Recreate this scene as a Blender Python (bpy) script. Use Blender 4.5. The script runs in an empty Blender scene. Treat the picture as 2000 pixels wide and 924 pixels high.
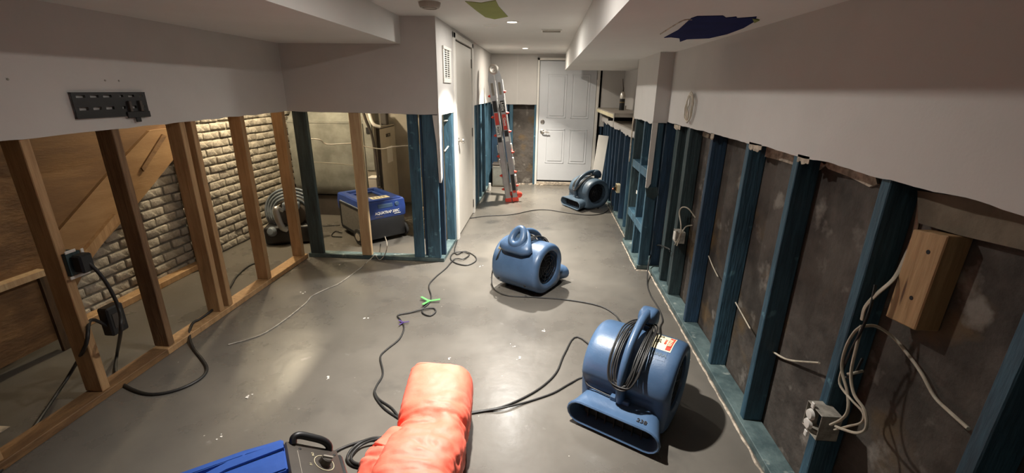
import bpy, bmesh, math, random
from mathutils import Vector, Matrix, noise
random.seed(7)
S = bpy.context.scene
COL = S.collection

# ------------------------------------------------------------------ camera
cam_d = bpy.data.cameras.new('camera')
cam_d.sensor_width = 36.0
cam_d.lens = 15.4834
cam_d.clip_start = 0.02
cam = bpy.data.objects.new('camera', cam_d)
COL.objects.link(cam)
cam.matrix_world = Matrix([[0.9971952, -0.0354034, 0.0659415, 0], [0.073736, 0.3136532, -0.9466703, 0], [0.0128326, 0.9488774, 0.315384, 1.55], [0, 0, 0, 1]])
S.camera = cam

# ------------------------------------------------------------------ world, lights, exposure
W = bpy.data.worlds.new('world'); S.world = W; W.use_nodes = True
bg = W.node_tree.nodes['Background']
bg.inputs[0].default_value = (0.55, 0.5, 0.45, 1); bg.inputs[1].default_value = 0.03
S.view_settings.view_transform = 'Standard'
S.view_settings.look = 'None'
S.view_settings.gamma = 1.0
S.view_settings.use_curve_mapping = False
S.view_settings.exposure = 0.45

ZC = 2.10        # ceiling
# x, y, beam power, spill power, colour
LAMPS = [(-0.31, 6.55, 42, 15, (1.0, .92, .79)), (-0.31, 4.10, 48, 13, (1.0, .96, .89)), (-0.31, 2.0, 31, 11, (1.0, .96, .90)),
         (-0.31, -0.5, 1.5, 2, (1.0, .88, .72))]
def disk_lamp(name, loc, power, color, size=.07, spread=None):
    l = bpy.data.lights.new(name, 'AREA'); l.shape = 'DISK'; l.size = size
    l.energy = power; l.color = color
    if spread: l.spread = spread
    o = bpy.data.objects.new(name, l); COL.objects.link(o); o.location = loc
    return o
for x, y, p, q, c in LAMPS:
    disk_lamp('downlight_beam', (x, y, ZC-.012), p, c, spread=math.radians(96))
    disk_lamp('downlight_spill', (x, y, ZC-.013), q, c)
bulb = bpy.data.lights.new('bulb_lamp', 'POINT'); bulb.energy = 75; bulb.color = (1, .84, .58); bulb.shadow_soft_size = .03
bo = bpy.data.objects.new('bulb_lamp', bulb); COL.objects.link(bo); bo.location = (-2.62, 4.12, 1.93)

# ------------------------------------------------------------------ materials
def mat(name, base, rough=.6, metal=0, var=.0, vscale=6, col2=None, grain=None, bump=0, bscale=40, spots=None, mix_lo=.4, mix_hi=.6, emit=None, spec=.5, coat=0, rvar=0, speck=None):
    m = bpy.data.materials.new(name); m.use_nodes = True
    nt = m.node_tree; N = nt.nodes; L = nt.links; b = N['Principled BSDF']
    b.inputs['Roughness'].default_value = rough; b.inputs['Metallic'].default_value = metal
    b.inputs['Specular IOR Level'].default_value = spec
    b.inputs['Coat Weight'].default_value = coat
    tc = N.new('ShaderNodeTexCoord'); mp = N.new('ShaderNodeMapping')
    L.new(tc.outputs['Object'], mp.inputs['Vector'])
    if grain: mp.inputs['Scale'].default_value = grain
    col = None
    if col2 is None: col2 = tuple(c*(1-var) for c in base)
    nz = N.new('ShaderNodeTexNoise'); nz.inputs['Scale'].default_value = vscale; nz.inputs['Detail'].default_value = 8
    nz.inputs['Roughness'].default_value = .62
    L.new(mp.outputs[0], nz.inputs['Vector'])
    r = N.new('ShaderNodeValToRGB'); r.color_ramp.elements[0].position = mix_lo; r.color_ramp.elements[1].position = mix_hi
    r.color_ramp.elements[0].color = (*col2, 1); r.color_ramp.elements[1].color = (*base, 1)
    L.new(nz.outputs[0], r.inputs[0]); col = r.outputs[0]
    for sp in (spots or []):           # (colour, scale, lo, hi, detail)
        c, sc, lo, hi = sp[:4]
        n2 = N.new('ShaderNodeTexNoise'); n2.inputs['Scale'].default_value = sc; n2.inputs['Detail'].default_value = 6
        if len(sp) > 4:
            m2 = N.new('ShaderNodeMapping'); L.new(tc.outputs['Object'], m2.inputs['Vector']); m2.inputs['Location'].default_value = (sp[4], 3*sp[4], 0)
            L.new(m2.outputs[0], n2.inputs['Vector'])
        else: L.new(tc.outputs['Object'], n2.inputs['Vector'])
        r2 = N.new('ShaderNodeMapRange'); r2.inputs[1].default_value = lo; r2.inputs[2].default_value = hi
        L.new(n2.outputs[0], r2.inputs[0])
        mx = N.new('ShaderNodeMix'); mx.data_type = 'RGBA'
        L.new(r2.outputs[0], mx.inputs[0]); L.new(col, mx.inputs[6]); mx.inputs[7].default_value = (*c, 1)
        col = mx.outputs[2]
    if speck:                          # (colour, scale, radius)
        c, sc, rad = speck
        v = N.new('ShaderNodeTexVoronoi'); v.inputs['Scale'].default_value = sc
        L.new(mp.outputs[0], v.inputs['Vector'])
        lt = N.new('ShaderNodeMapRange'); lt.inputs[1].default_value = rad; lt.inputs[2].default_value = rad*.6
        L.new(v.outputs['Distance'], lt.inputs[0])
        mx = N.new('ShaderNodeMix'); mx.data_type = 'RGBA'
        L.new(lt.outputs[0], mx.inputs[0]); L.new(col, mx.inputs[6]); mx.inputs[7].default_value = (*c, 1)
        col = mx.outputs[2]
    L.new(col, b.inputs['Base Color'])
    if rvar:
        rr = N.new('ShaderNodeMapRange'); rr.inputs[1].default_value = .3; rr.inputs[2].default_value = .7
        rr.inputs[3].default_value = rough-rvar; rr.inputs[4].default_value = rough+rvar
        L.new(nz.outputs[0], rr.inputs[0]); L.new(rr.outputs[0], b.inputs['Roughness'])
    if bump:
        n3 = N.new('ShaderNodeTexNoise'); n3.inputs['Scale'].default_value = bscale; n3.inputs['Detail'].default_value = 5
        L.new(mp.outputs[0], n3.inputs['Vector'])
        bp = N.new('ShaderNodeBump'); bp.inputs['Strength'].default_value = bump; bp.inputs['Distance'].default_value = .02
        L.new(n3.outputs[0], bp.inputs['Height']); L.new(bp.outputs[0], b.inputs['Normal'])
    if emit:
        b.inputs['Emission Color'].default_value = (*emit[0], 1); b.inputs['Emission Strength'].default_value = emit[1]
    return m
M = {}
M['wall'] = mat('wall_paint', (.52, .495, .47), .75, var=.06, vscale=2, bump=.03, bscale=90)
M['ceil'] = mat('ceiling_paint', (.62, .60, .57), .8, var=.05, vscale=1.5, bump=.03, bscale=70)
M['gyps'] = mat('torn_gypsum', (.50, .42, .33), .9, var=.5, vscale=30)
M['floor'] = mat('painted_concrete', (.140, .127, .108), .30, col2=(.098, .089, .077), vscale=1.6, mix_lo=.35, mix_hi=.68, rvar=.10, bump=.05, bscale=14,
                 spots=[((.19, .178, .16), 9, .69, .76), ((.06, .056, .051), 3.1, .62, .8, 4.0)], speck=((.42, .40, .35), 7, .03), spec=.5)
M['wood'] = mat('bare_pine', (.42, .26, .125), .65, col2=(.31, .18, .08), vscale=5, grain=(6, 6, .6), bump=.15, bscale=22, speck=((.10, .045, .02), 2.2, .07))
M['wood2'] = mat('pale_pine', (.52, .38, .22), .65, col2=(.42, .28, .15), vscale=5, grain=(6, 6, .6), bump=.1, speck=((.12, .06, .03), 2.2, .06))
M['oldwood'] = mat('aged_board', (.20, .108, .042), .75, col2=(.12, .062, .024), vscale=4, grain=(4, 1.2, 4), bump=.2, bscale=16)
M['darkwood'] = mat('dark_board', (.10, .055, .025), .8, col2=(.05, .03, .015), vscale=6, grain=(5, 5, .7))
M['ply'] = mat('plywood', (.20, .105, .035), .7, col2=(.14, .070, .023), vscale=3, grain=(1, .5, 3), bump=.08)
M['blue'] = mat('blue_sealed_pine', (.042, .105, .152), .55, col2=(.023, .060, .090), vscale=5, grain=(5, 5, .7), bump=.25, bscale=16, rvar=.1,
                speck=((.008, .02, .03), 2.6, .09), spots=[((.10, .22, .27), 14, .63, .72)])
M['bluedk'] = mat('deep_blue_sealed_pine', (.018, .050, .095), .65, col2=(.010, .030, .055), vscale=5, grain=(5, 5, .7), bump=.25, bscale=16,
                speck=((.005, .012, .02), 2.6, .09))
M['bluegrey'] = mat('grey_green_sealed_pine', (.035, .062, .066), .6, col2=(.018, .032, .036), vscale=5, grain=(5, 5, .7), bump=.25, bscale=16,
                speck=((.01, .012, .012), 2.6, .09))
M['plateblue'] = mat('sealed_plate', (.10, .145, .145), .6, col2=(.045, .075, .08), vscale=7, bump=.3, bscale=25, spots=[((.30, .34, .31), 11, .62, .72)])
M['conc'] = mat('old_concrete', (.088, .074, .062), .85, col2=(.034, .027, .022), vscale=3.2, bump=.8, bscale=12,
                spots=[((.125, .080, .035), 4.0, .56, .72), ((.20, .18, .155), 7, .60, .70, 7.0), ((.020, .015, .011), 2.4, .58, .76, 3.0)])
M['mortar'] = mat('mortar', (.22, .20, .165), .9, var=.4, vscale=20, bump=.6, bscale=30)
M['brick'] = mat('whitewashed_brick', (.36, .325, .27), .85, col2=(.25, .22, .175), vscale=9, bump=.7, bscale=25, spots=[((.20, .15, .10), 6, .66, .78)])
M['mblue'] = mat('blue_plastic', (.062, .115, .205), .36, col2=(.048, .09, .165), vscale=4, rvar=.06, bump=.04, bscale=120, spots=[((.16, .23, .34), 26, .70, .78)])
M['mgrey'] = mat('slate_plastic', (.075, .115, .155), .42, col2=(.055, .085, .12), vscale=5, rvar=.05, bump=.05, bscale=120)
M['black'] = mat('black_plastic', (.012, .012, .013), .45, var=.3)
M['blackm'] = mat('black_metal', (.014, .013, .013), .4, var=.3)
M['dark'] = mat('dark_inside', (.006, .006, .008), .8)
M['cord'] = mat('black_rubber', (.018, .017, .016), .5, var=.3)
M['wire'] = mat('white_cable', (.52, .46, .36), .5, var=.25, vscale=12)
M['box'] = mat('box_plastic', (.36, .33, .28), .6, var=.4, vscale=30)
M['white'] = mat('white_trim', (.66, .63, .58), .5, var=.05)
M['door'] = mat('door_paint', (.52, .53, .55), .45, var=.05, vscale=2)
M['door2'] = mat('door_paint_cream', (.55, .51, .45), .5, var=.06, vscale=2)
M['chrome'] = mat('satin_nickel', (.62, .58, .52), .28, 1)
M['alu'] = mat('ladder_aluminium', (.42, .42, .42), .36, .85, var=.12, vscale=10)
M['red'] = mat('red_plastic', (.80, .075, .045), .45, var=.1)
M['orange'] = mat('orange_nylon', (1.0, .20, .135), .6, col2=(.98, .15, .09), vscale=5, bump=.3, bscale=11)
M['aqua'] = mat('royal_blue_plastic', (.025, .058, .25), .38, col2=(.018, .045, .19), vscale=5)
M['fgblue'] = mat('bright_blue_plastic', (.045, .13, .50), .42, col2=(.035, .105, .42), vscale=5, bump=.05)
M['galv'] = mat('galvanised_steel', (.33, .33, .29), .5, .5, col2=(.22, .22, .195), vscale=4, rvar=.08)
M['furn'] = mat('furnace_enamel', (.30, .27, .22), .5, .3, var=.2, vscale=3)
M['stairply'] = mat('pale_plywood', (.31, .185, .08), .7, col2=(.24, .135, .055), vscale=3, grain=(1, .5, 3), bump=.08)
M['furnlit'] = mat('lit_enamel', (.52, .47, .39), .6, var=.15, vscale=3)  # lighter enamel copy; its colour stands in for light missing in the utility room
M['furndk'] = mat('furnace_enamel_dark', (.07, .058, .048), .55, .2, var=.3)
M['label'] = mat('label_paper', (.74, .66, .44), .6, var=.08)
M['wlabel'] = mat('white_label', (.74, .72, .68), .5)
M['ink'] = mat('ink', (.015, .013, .013), .6)
M['redink'] = mat('red_ink', (.65, .05, .03), .5)
M['amber'] = mat('amber_label', (.22, .15, .05), .5, var=.5, vscale=40)
M['green'] = mat('green_patch', (.23, .25, .055), .8, var=.12, vscale=6)
M['tape'] = mat('navy_sheeting', (.008, .012, .075), .9, var=.15, spec=.1)
M['oldstud'] = mat('weathered_pine', (.20, .115, .055), .7, col2=(.12, .065, .03), vscale=5, grain=(6, 6, .6), bump=.15, bscale=22, speck=((.06, .03, .015), 2.2, .07))
M['ledge'] = mat('mortar_ledge', (.17, .135, .095), .9, var=.45, vscale=4, bump=.4, bscale=14)
M['gtape'] = mat('green_tie', (.10, .42, .10), .5)
M['ptape'] = mat('purple_tie', (.06, .03, .16), .5)
M['glow'] = mat('lamp_glow', (1, 1, 1), .5, emit=((1.0, .93, .82), 14))
M['bulbglow'] = mat('bulb_glow', (1, 1, 1), .5, emit=((1.0, .84, .58), 12))
M['redglow'] = mat('red_indicator', (.9, .05, .02), .4, emit=((1.0, .09, .03), 9))
M['greyfilter'] = mat('filter_mesh', (.12, .11, .095), .8, var=.3, vscale=60)
M['rubber'] = mat('tyre_rubber', (.02, .018, .016), .7, var=.3)
M['paper'] = mat('torn_paper', (.45, .40, .33), .9, var=.3, vscale=20)
M['hose'] = mat('grey_hose', (.17, .20, .23), .45, var=.2)
M['shelf'] = mat('shelf_board', (.36, .32, .27), .6, var=.2)

# ------------------------------------------------------------------ helpers
def finish(name, bm, m, parent=None, smooth=None, recalc=True):
    if recalc: bmesh.ops.recalc_face_normals(bm, faces=bm.faces)
    me = bpy.data.meshes.new(name); bm.to_mesh(me); bm.free()
    for x in (m if isinstance(m, (list, tuple)) else [m]): me.materials.append(M[x])
    if smooth is not None:
        me.shade_smooth(); me.set_sharp_from_angle(angle=math.radians(smooth))
    o = bpy.data.objects.new(name, me); COL.objects.link(o)
    if parent is not None: o.parent = parent
    return o
def empty(name, loc=(0, 0, 0), rz=0):
    o = bpy.data.objects.new(name, None); COL.objects.link(o); o.empty_display_size = .1
    o.location = loc; o.rotation_euler = (0, 0, rz); return o
def tag(o, label=None, cat=None, group=None, kind=None):
    if label: o['label'] = label
    if cat: o['category'] = cat
    if group: o['group'] = group
    if kind: o['kind'] = kind
    return o
def box(bm, x0, x1, y0, y1, z0, z1, r=0, seg=1, mi=0, mtx=None):
    v = [bm.verts.new((x, y, z)) for x in (x0, x1) for y in (y0, y1) for z in (z0, z1)]
    fs = [bm.faces.new([v[i] for i in q]) for q in ((0, 1, 3, 2), (4, 6, 7, 5), (0, 4, 5, 1), (2, 3, 7, 6), (0, 2, 6, 4), (1, 5, 7, 3))]
    for f in fs: f.material_index = mi
    geo = v
    if r:
        es = list({e for f in fs for e in f.edges})
        res = bmesh.ops.bevel(bm, geom=es, offset=r, segments=seg, profile=.5, affect='EDGES')
        geo = list({vv for f in res['faces'] for vv in f.verts})
        for f in res['faces']: f.material_index = mi
    if mtx is not None: bmesh.ops.transform(bm, matrix=mtx, verts=geo)
    return geo
def boxobj(name, b, m, parent=None, r=0, seg=1, smooth=None):
    bm = bmesh.new(); box(bm, *b, r=r, seg=seg); return finish(name, bm, m, parent, smooth)
def catmull(P, n=6, closed=False):
    P = [Vector(p) for p in P]; out = []; k = len(P)
    rng = range(k if closed else k-1)
    for i in rng:
        p1, p2 = P[i], P[(i+1) % k]
        p0 = P[i-1] if (i > 0 or closed) else p1*2-p2
        p3 = P[(i+2) % k] if (i+2 < k or closed) else p2*2-p1
        for j in range(n):
            t = j/n
            out.append(.5*((2*p1)+(p2-p0)*t+(2*p0-5*p1+4*p2-p3)*t*t+(-p0+3*p1-3*p2+p3)*t**3))
    if not closed: out.append(P[-1])
    return out
def tube(bm, P, r, n=8, closed=False, smooth=5, flat=None, cap=True, mi=0):
    Q = catmull(P, smooth, closed) if smooth > 1 else [Vector(p) for p in P]
    rings = []; k = len(Q); up = None
    for i, q in enumerate(Q):
        a = Q[(i-1) % k] if (i > 0 or closed) else q; b = Q[(i+1) % k] if (i < k-1 or closed) else q
        t = (b-a)
        if t.length < 1e-7: t = Vector((0, 0, 1))
        t.normalize()
        if up is None:
            up = Vector((0, 0, 1)) if abs(t.z) < .9 else Vector((1, 0, 0))
        s = t.cross(up)
        if s.length < 1e-5: s = t.orthogonal()
        s.normalize(); up = s.cross(t).normalized()
        rr = r(i/(k-1)) if callable(r) else r
        fx, fz = flat or (1, 1)
        rings.append([bm.verts.new(q+s*math.cos(2*math.pi*j/n)*rr*fx+up*math.sin(2*math.pi*j/n)*rr*fz) for j in range(n)])
    for i in range(k if closed else k-1):
        A, B = rings[i], rings[(i+1) % k]
        for j in range(n):
            f = bm.faces.new((A[j], A[(j+1) % n], B[(j+1) % n], B[j])); f.material_index = mi
    if cap and not closed:
        bm.faces.new(rings[0]).material_index = mi; bm.faces.new(rings[-1][::-1]).material_index = mi
def tubeobj(name, P, r, m, parent=None, n=8, closed=False, smooth=5, flat=None):
    bm = bmesh.new(); tube(bm, P, r, n, closed, smooth, flat); return finish(name, bm, m, parent, 60)
def lathe(bm, prof, n=24, mtx=None, mi=0):     # prof: (radius, height) pairs about local z
    rings = []
    vs = []
    for r, h in prof:
        if r < 1e-6: v = bm.verts.new((0, 0, h)); rings.append([v]*n); vs.append(v)
        else:
            R = [bm.verts.new((r*math.cos(2*math.pi*j/n), r*math.sin(2*math.pi*j/n), h)) for j in range(n)]; rings.append(R); vs += R
    for A, B in zip(rings, rings[1:]):
        for j in range(n):
            q = [A[j], A[(j+1) % n], B[(j+1) % n], B[j]]; u = []
            for v in q:
                if v not in u: u.append(v)
            if len(u) > 2: bm.faces.new(u).material_index = mi
    if mtx is not None: bmesh.ops.transform(bm, matrix=mtx, verts=vs)
def loft(bm, rings, closed=True, cap=(True, True), mi=0):
    R = [[bm.verts.new(p) for p in ring] for ring in rings]; n = len(R[0])
    for A, B in zip(R, R[1:]):
        for j in range(n if closed else n-1):
            bm.faces.new((A[j], A[(j+1) % n], B[(j+1) % n], B[j])).material_index = mi
    if cap[0]: bm.faces.new(R[0]).material_index = mi
    if cap[1]: bm.faces.new(R[-1][::-1]).material_index = mi
    return R
def prism(bm, pts, axis, a, b, mi=0):           # polygon given in the two other axes, extruded a..b along axis
    def P(u, v, w): return {'x': (w, u, v), 'y': (u, w, v), 'z': (u, v, w)}[axis]
    A = [bm.verts.new(P(u, v, a)) for u, v in pts]; B = [bm.verts.new(P(u, v, b)) for u, v in pts]
    n = len(pts)
    for f in (A, B[::-1]): bm.faces.new(f).material_index = mi
    for i in range(n): bm.faces.new((A[i], A[(i+1) % n], B[(i+1) % n], B[i])).material_index = mi
def prismobj(name, pts, axis, a, b, m, parent=None):
    bm = bmesh.new(); prism(bm, pts, axis, a, b); return finish(name, bm, m, parent)
def text(s, size, mtx, m, parent, name='lettering', depth=.0008, sx=1.0, bold=0):
    cu = bpy.data.curves.new(name, 'FONT'); cu.body = s; cu.size = size; cu.extrude = depth; cu.offset = bold
    cu.align_x = 'CENTER'; cu.align_y = 'CENTER'; cu.resolution_u = 3
    t = bpy.data.objects.new(name, cu); COL.objects.link(t)
    bpy.context.view_layer.update()
    me = bpy.data.meshes.new_from_object(t.evaluated_get(bpy.context.evaluated_depsgraph_get()))
    bpy.data.objects.remove(t); me.name = name; me.materials.clear(); me.materials.append(M[m])
    me.transform(Matrix.Diagonal((sx, 1, 1, 1)))
    me.transform(mtx)
    o = bpy.data.objects.new(name, me); COL.objects.link(o); o.parent = parent; return o
def frame(o, x, z):                              # matrix: origin, reading direction, outward normal
    x = Vector(x).normalized(); z = Vector(z).normalized(); y = z.cross(x).normalized(); x = y.cross(z)
    return Matrix(((x.x, y.x, z.x, o[0]), (x.y, y.y, z.y, o[1]), (x.z, y.z, z.z, o[2]), (0, 0, 0, 1)))
def copy_tree(o, parent=None):
    c = o.copy(); COL.objects.link(c)
    if parent is not None: c.parent = parent
    for ch in list(o.children): copy_tree(ch, c)
    return c
def ragged(u0, u1, z, amp=.004, step=.03, seed=0, dz=0):  # ragged lower edge of cut drywall
    n = max(2, int(abs(u1-u0)/step)); out = []
    for i in range(n+1):
        t = i/n; u = u0+(u1-u0)*t
        out.append((u, z+dz*t+amp*2*(noise.noise((u*7+seed, seed*3.1, 0)))+amp*random.uniform(-.35, .35)))
    return out

# ------------------------------------------------------------------ structure: floor, ceiling, soffits
XL, XR, YJ, YF, XH = -2.225, 1.0, 3.815, 7.56, -0.90
ZS = 1.85        # underside of the soffits
o = boxobj('floor', (-3.3, 1.6, -2.2, 7.9, -.1, 0), 'floor'); tag(o, kind='structure')
o = boxobj('ceiling', (-3.3, 1.6, -2.2, 7.9, ZC, ZC+.1), 'ceil'); tag(o, kind='structure')
# boxed-in soffits along both sides
o = boxobj('trim_1', (.275, 1.30, -2.0, 7.22, ZS, ZC), 'ceil'); tag(o, kind='structure')
o = boxobj('trim_2', (-2.30, -1.19, -2.0, YJ, 1.895, ZC), 'ceil'); tag(o, kind='structure')
o = boxobj('wall_back', (-3.3, 1.6, -2.1, -2.0, 0, ZC), 'wall'); tag(o, kind='structure')

# ---- right wall: drywall above, sealed studs over concrete below
wr = tag(empty('wall_right', (0, 0, 0)), kind='structure')
pts = [(-2.0, ZS), (3.83, ZS)] + ragged(3.83, -2.0, 1.318, .0035, .03, 3)
prismobj('drywall', pts, 'x', XR, XR+.012, 'wall', wr)
prismobj('drywall', [(3.83, ZS), (4.68, ZS)] + ragged(4.68, 3.83, 1.30, .006, .035, 5), 'x', .885, .897, 'wall', wr)
prismobj('drywall', [(.885, ZS), (1.0, ZS)] + ragged(1.0, .885, 1.31, .003, .03, 6), 'y', 3.818, 3.83, 'wall', wr)
boxobj('drywall', (.885, 1.25, 4.668, 4.68, 1.17, ZS), 'wall', wr)
boxobj('drywall', (1.24, 1.252, 4.68, YF, 1.17, ZC), 'wall', wr)
boxobj('niche_sill', (.925, 1.25, 4.70, YF-.01, 1.155, 1.17), 'shelf', wr)
prismobj('drywall', [(4.70, 1.155), (YF-.02, 1.155)] + ragged(YF-.02, 4.70, 1.09, .02, .04, 9), 'x', .922, .934, 'wall', wr)
boxobj('concrete', (1.105, 1.3, -2.0, 5.4, 0, 1.6), 'conc', wr)
boxobj('concrete', (1.105, 1.3, 5.4, 7.5, 0, 1.15), 'bluedk', wr)
def stud_mesh(name, dx, dy, z0, z1, m):
    bm = bmesh.new(); box(bm, 0, dx, 0, dy, z0, z1, r=.003)
    me_o = finish(name, bm, m); return me_o
RS = [-.1, .42, .868, 1.352, 1.835, 2.293, 2.792, 3.225, 3.50]
for i, y in enumerate(RS):
    m = ('blue', 'blue', 'blue', 'blue', 'blue', 'blue', 'bluedk', 'bluegrey', 'bluegrey')[i]
    s = stud_mesh('stud', .089, .038 if i != 3 else .04, .04, 1.56, m); s.parent = wr; s.location = (1.012, y, 0)
    s.rotation_euler.y = random.uniform(-.004, .004)
boxobj('bottom_plate', (.995, 1.10, -2.0, 3.82, 0, .04), 'plateblue', wr, r=.003)
# thin strapping between studs
for y, w in ((3.66, .05), (3.39, .04)):
    boxobj('stud', (1.05, 1.10, y, y+w, .04, 1.5), 'bluegrey', wr, r=.002)
# bump-out framing
boxobj('bottom_plate', (.885, 1.10, 3.835, 4.62, 0, .038), 'plateblue', wr, r=.003)
for y, m, x1 in ((3.84, 'blue', .985), (4.16, 'blue', .985), (4.56, 'bluegrey', .985)):
    boxobj('stud', (.897, x1, y, y+.038, .038, 1.5), m, wr, r=.003)
boxobj('stud', (1.01, 1.09, 3.85, 3.885, .0, 1.5), 'bluedk', wr, r=.003)
for z in (.33, .83):
    boxobj('blocking', (.90, .985, 3.878, 4.56, z, z+.075), 'blue', wr, r=.003)
boxobj('concrete', (1.02, 1.10, 4.1, 4.5, 0, 1.5), 'bluedk', wr)
# farther run
boxobj('bottom_plate', (.945, 1.06, 4.62, YF-.02, 0, .04), 'plateblue', wr, r=.003)
for k, y in enumerate((4.74, 5.04, 5.40, 5.76, 6.05, 6.32, 6.62, 6.94, 7.2, 7.44)):
    boxobj('stud', (.952, 1.035, y, y+.038, .04, 1.15), 'bluedk' if k > 1 else 'blue', wr, r=.003)
boxobj('backing', (1.07, 1.08, 4.66, 7.5, .0, 1.15), 'bluedk', wr)
# torn face paper and plaster left below the cut
for (pp, m) in [([(2.456, 1.294), (2.292, 1.31), (2.01, 1.305), (1.796, 1.299), (1.842, 1.263), (1.905, 1.239), (1.989, 1.253), (2.168, 1.255), (2.389, 1.249)], 'gyps'),
                ([(1.859, 1.305), (1.531, 1.294), (1.513, 1.272), (1.546, 1.256), (1.657, 1.27), (1.781, 1.277)], 'gyps'),
                ([(3.378, 1.288), (3.185, 1.294), (3.102, 1.288), (3.109, 1.26), (3.299, 1.263)], 'gyps')]:
    prismobj('torn_paper', pp, 'x', 1.096, 1.104, m, wr)
for (y, z, dy, dz, seed) in ((2.27, 1.305, .13, .028, 1), (1.83, 1.305, .08, .018, 2), (2.80, 1.30, .05, .03, 3), (3.60, 1.295, .16, .02, 5)):
    rr = random.Random(seed); n = 9
    prismobj('torn_paper', [(y-dy*i/n, z-dz*rr.uniform(.2, 1)*(1-abs(i/n-.5))) for i in range(n+1)] + [(y-dy, z+.02), (y, z+.02)], 'x', 1.0, 1.003, 'gyps', wr)
# concrete ledger beam high on the foundation, near the camera
prismobj('ledge', [(1.328, 1.291), (1.044, 1.318), (.80, 1.36), (.80, 1.235), (1.009, 1.225), (1.158, 1.21), (1.291, 1.204)], 'x', 1.075, 1.106, 'ledge', wr)
# long corner strip of drywall left hanging on the bump-out
prismobj('drywall_strip', [(.885, 1.32), (.93, 1.32), (.925, .80), (.905, .76), (.885, .765)], 'y', 3.822, 3.834, 'white', wr)
prismobj('drywall_strip', [(4.62, 1.31), (4.665, 1.31), (4.665, .92), (4.65, .86), (4.63, .90), (4.645, 1.1)], 'x', .878, .886, 'gyps', wr)
prismobj('torn_paper', [(.885, .765), (.99, .77), (1.0, .70), (.96, .66), (.90, .69)], 'y', 3.824, 3.834, 'bluegrey', wr)
# plaster residue line along the plates
bm = bmesh.new()
def residue(bm, A, B, w, seed):
    A = Vector(A); B = Vector(B); d = (B-A); n = int(d.length/.03); s = Vector((-d.y, d.x, 0)).normalized()
    L_ = []; 
    for i in range(n+1):
        p = A+d*(i/n); a = w*(.35+.9*abs(noise.noise(p*9+Vector((seed, 0, 0)))))
        c = s*(.006*noise.noise(p*14+Vector((0, seed, 0))))
        L_.append(((p-s*a+c), (p+c+Vector((0, 0, .004+.004*random.random()))), (p+s*a+c)))
    V = [[bm.verts.new(q) for q in t] for t in L_]
    for a, b in zip(V, V[1:]):
        for j in (0, 1): bm.faces.new((a[j], a[j+1], b[j+1], b[j]))
residue(bm, (.985, .3, .001), (.985, 3.80, .001), .012, 1)
residue(bm, (.875, 3.82, .001), (.878, 4.60, .001), .012, 2)
residue(bm, (.935, 4.64, .001), (.935, 6.2, .001), .01, 3)
residue(bm, (.875, 3.80, .001), (.98, 3.80, .001), .012, 4)
tag(finish('plaster_residue', bm, 'gyps', wr), kind='stuff')

# ---- left wall
wl = tag(empty('wall_left', (0, 0, 0)), kind='structure')
prismobj('drywall', [(-2.0, 1.9), (YJ, 1.9)] + ragged(YJ, -2.0, 1.352, .003, .05, 11, -.075), 'x', XL-.013, XL, 'wall', wl)
for y in (-.12, .33, .80, 1.27, 1.75, 2.175, 2.62, 2.71, 3.185, 3.72):
    m = 'oldstud' if y == 2.175 else 'wood'
    s = stud_mesh('stud', .097, .046 if y > 3 else .042, .04, 1.9, m); s.parent = wl; s.location = (-2.33, y, 0)
    if y == 2.175: tag(s, 'dark weathered brown stud among the paler ones')
for a, b in ((-2.0, 2.15), (2.15, 3.80)):
    boxobj('bottom_plate', (-2.325, -2.222, a, b-.002, 0, .04), 'wood' if a > 0 else 'oldwood', wl, r=.003)
# jog wall facing the camera
wj = tag(empty('wall_front', (0, 0, 0)), kind='structure')
prismobj('drywall', [(-2.225, ZC), (XH-.0125, ZC)] + ragged(XH-.0125, -2.225, 1.345, .003, .05, 12, .005), 'y', YJ-.012, YJ, 'wall', wj)
for x0, x1, m in ((-2.20, -2.075, 'bluegrey'), (-1.695, -1.60, 'wood2'), (-1.185, -1.095, 'blue'), (-1.055, -.935, 'blue')):
    s = boxobj('stud', (x0, x1, YJ+.002, YJ+.04, .038, 2.0), m, wj, r=.003)
    if m == 'bluegrey': tag(s, 'dull green grey sealed stud at the corner')
    if m == 'wood2': tag(s, 'pale unpainted stud in the middle of the opening')
boxobj('stud', (-1.09, -1.06, YJ+.05, YJ+.085, .038, 2.0), 'bluedk', wj, r=.002)
boxobj('bottom_plate', (-2.225, -.905, YJ+.0, YJ+.09, 0, .038), 'plateblue', wj, r=.003)
# hall wall with vent and door
wh = tag(empty('wall_hall', (0, 0, 0)), kind='structure')
prismobj('drywall', [(3.803, ZC), (4.47, ZC)] + ragged(4.47, 3.803, 1.338, .003, .04, 13), 'x', XH-.012, XH, 'wall', wh)
prismobj('drywall', [(5.66, ZC), (YF, ZC)] + ragged(YF, 5.66, 1.36, .003, .04, 14), 'x', XH-.012, XH, 'wall', wh)
boxobj('drywall', (XH-.012, XH, 4.47, 5.66, 2.06, ZC), 'wall', wh)
prismobj('drywall_strip', [(3.803, 1.34), (3.90, 1.34), (3.875, 1.20), (3.86, .80), (3.803, .76)], 'x', XH-.011, XH+.001, 'white', wh)
prismobj('drywall_strip', [(-.955, 1.34), (-.9125, 1.34), (-.9125, .76), (-.918, .765), (-.93, 1.1)], 'y', YJ-.013, YJ+.001, 'white', wh)
for y in (4.36,):
    boxobj('stud', (-.99, -.905, y, y+.09, .04, 2.0), 'blue', wh, r=.003)
boxobj('stud', (-.99, -.905, 3.91, 3.948, .04, 2.0), 'bluedk', wh, r=.003)
boxobj('bottom_plate', (-.99, -.905, 3.91, 4.46, 0, .04), 'plateblue', wh, r=.003)
boxobj('bottom_plate', (-.99, -.905, 5.68, YF, 0, .04), 'plateblue', wh, r=.003)
for i, y in enumerate((5.70, 5.98, 6.35, 6.75, 7.15, 7.46)):
    boxobj('stud', (-1.0, -.905, y, y+(.16 if i < 2 else .09), .04, 1.6), 'blue', wh, r=.003)
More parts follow.
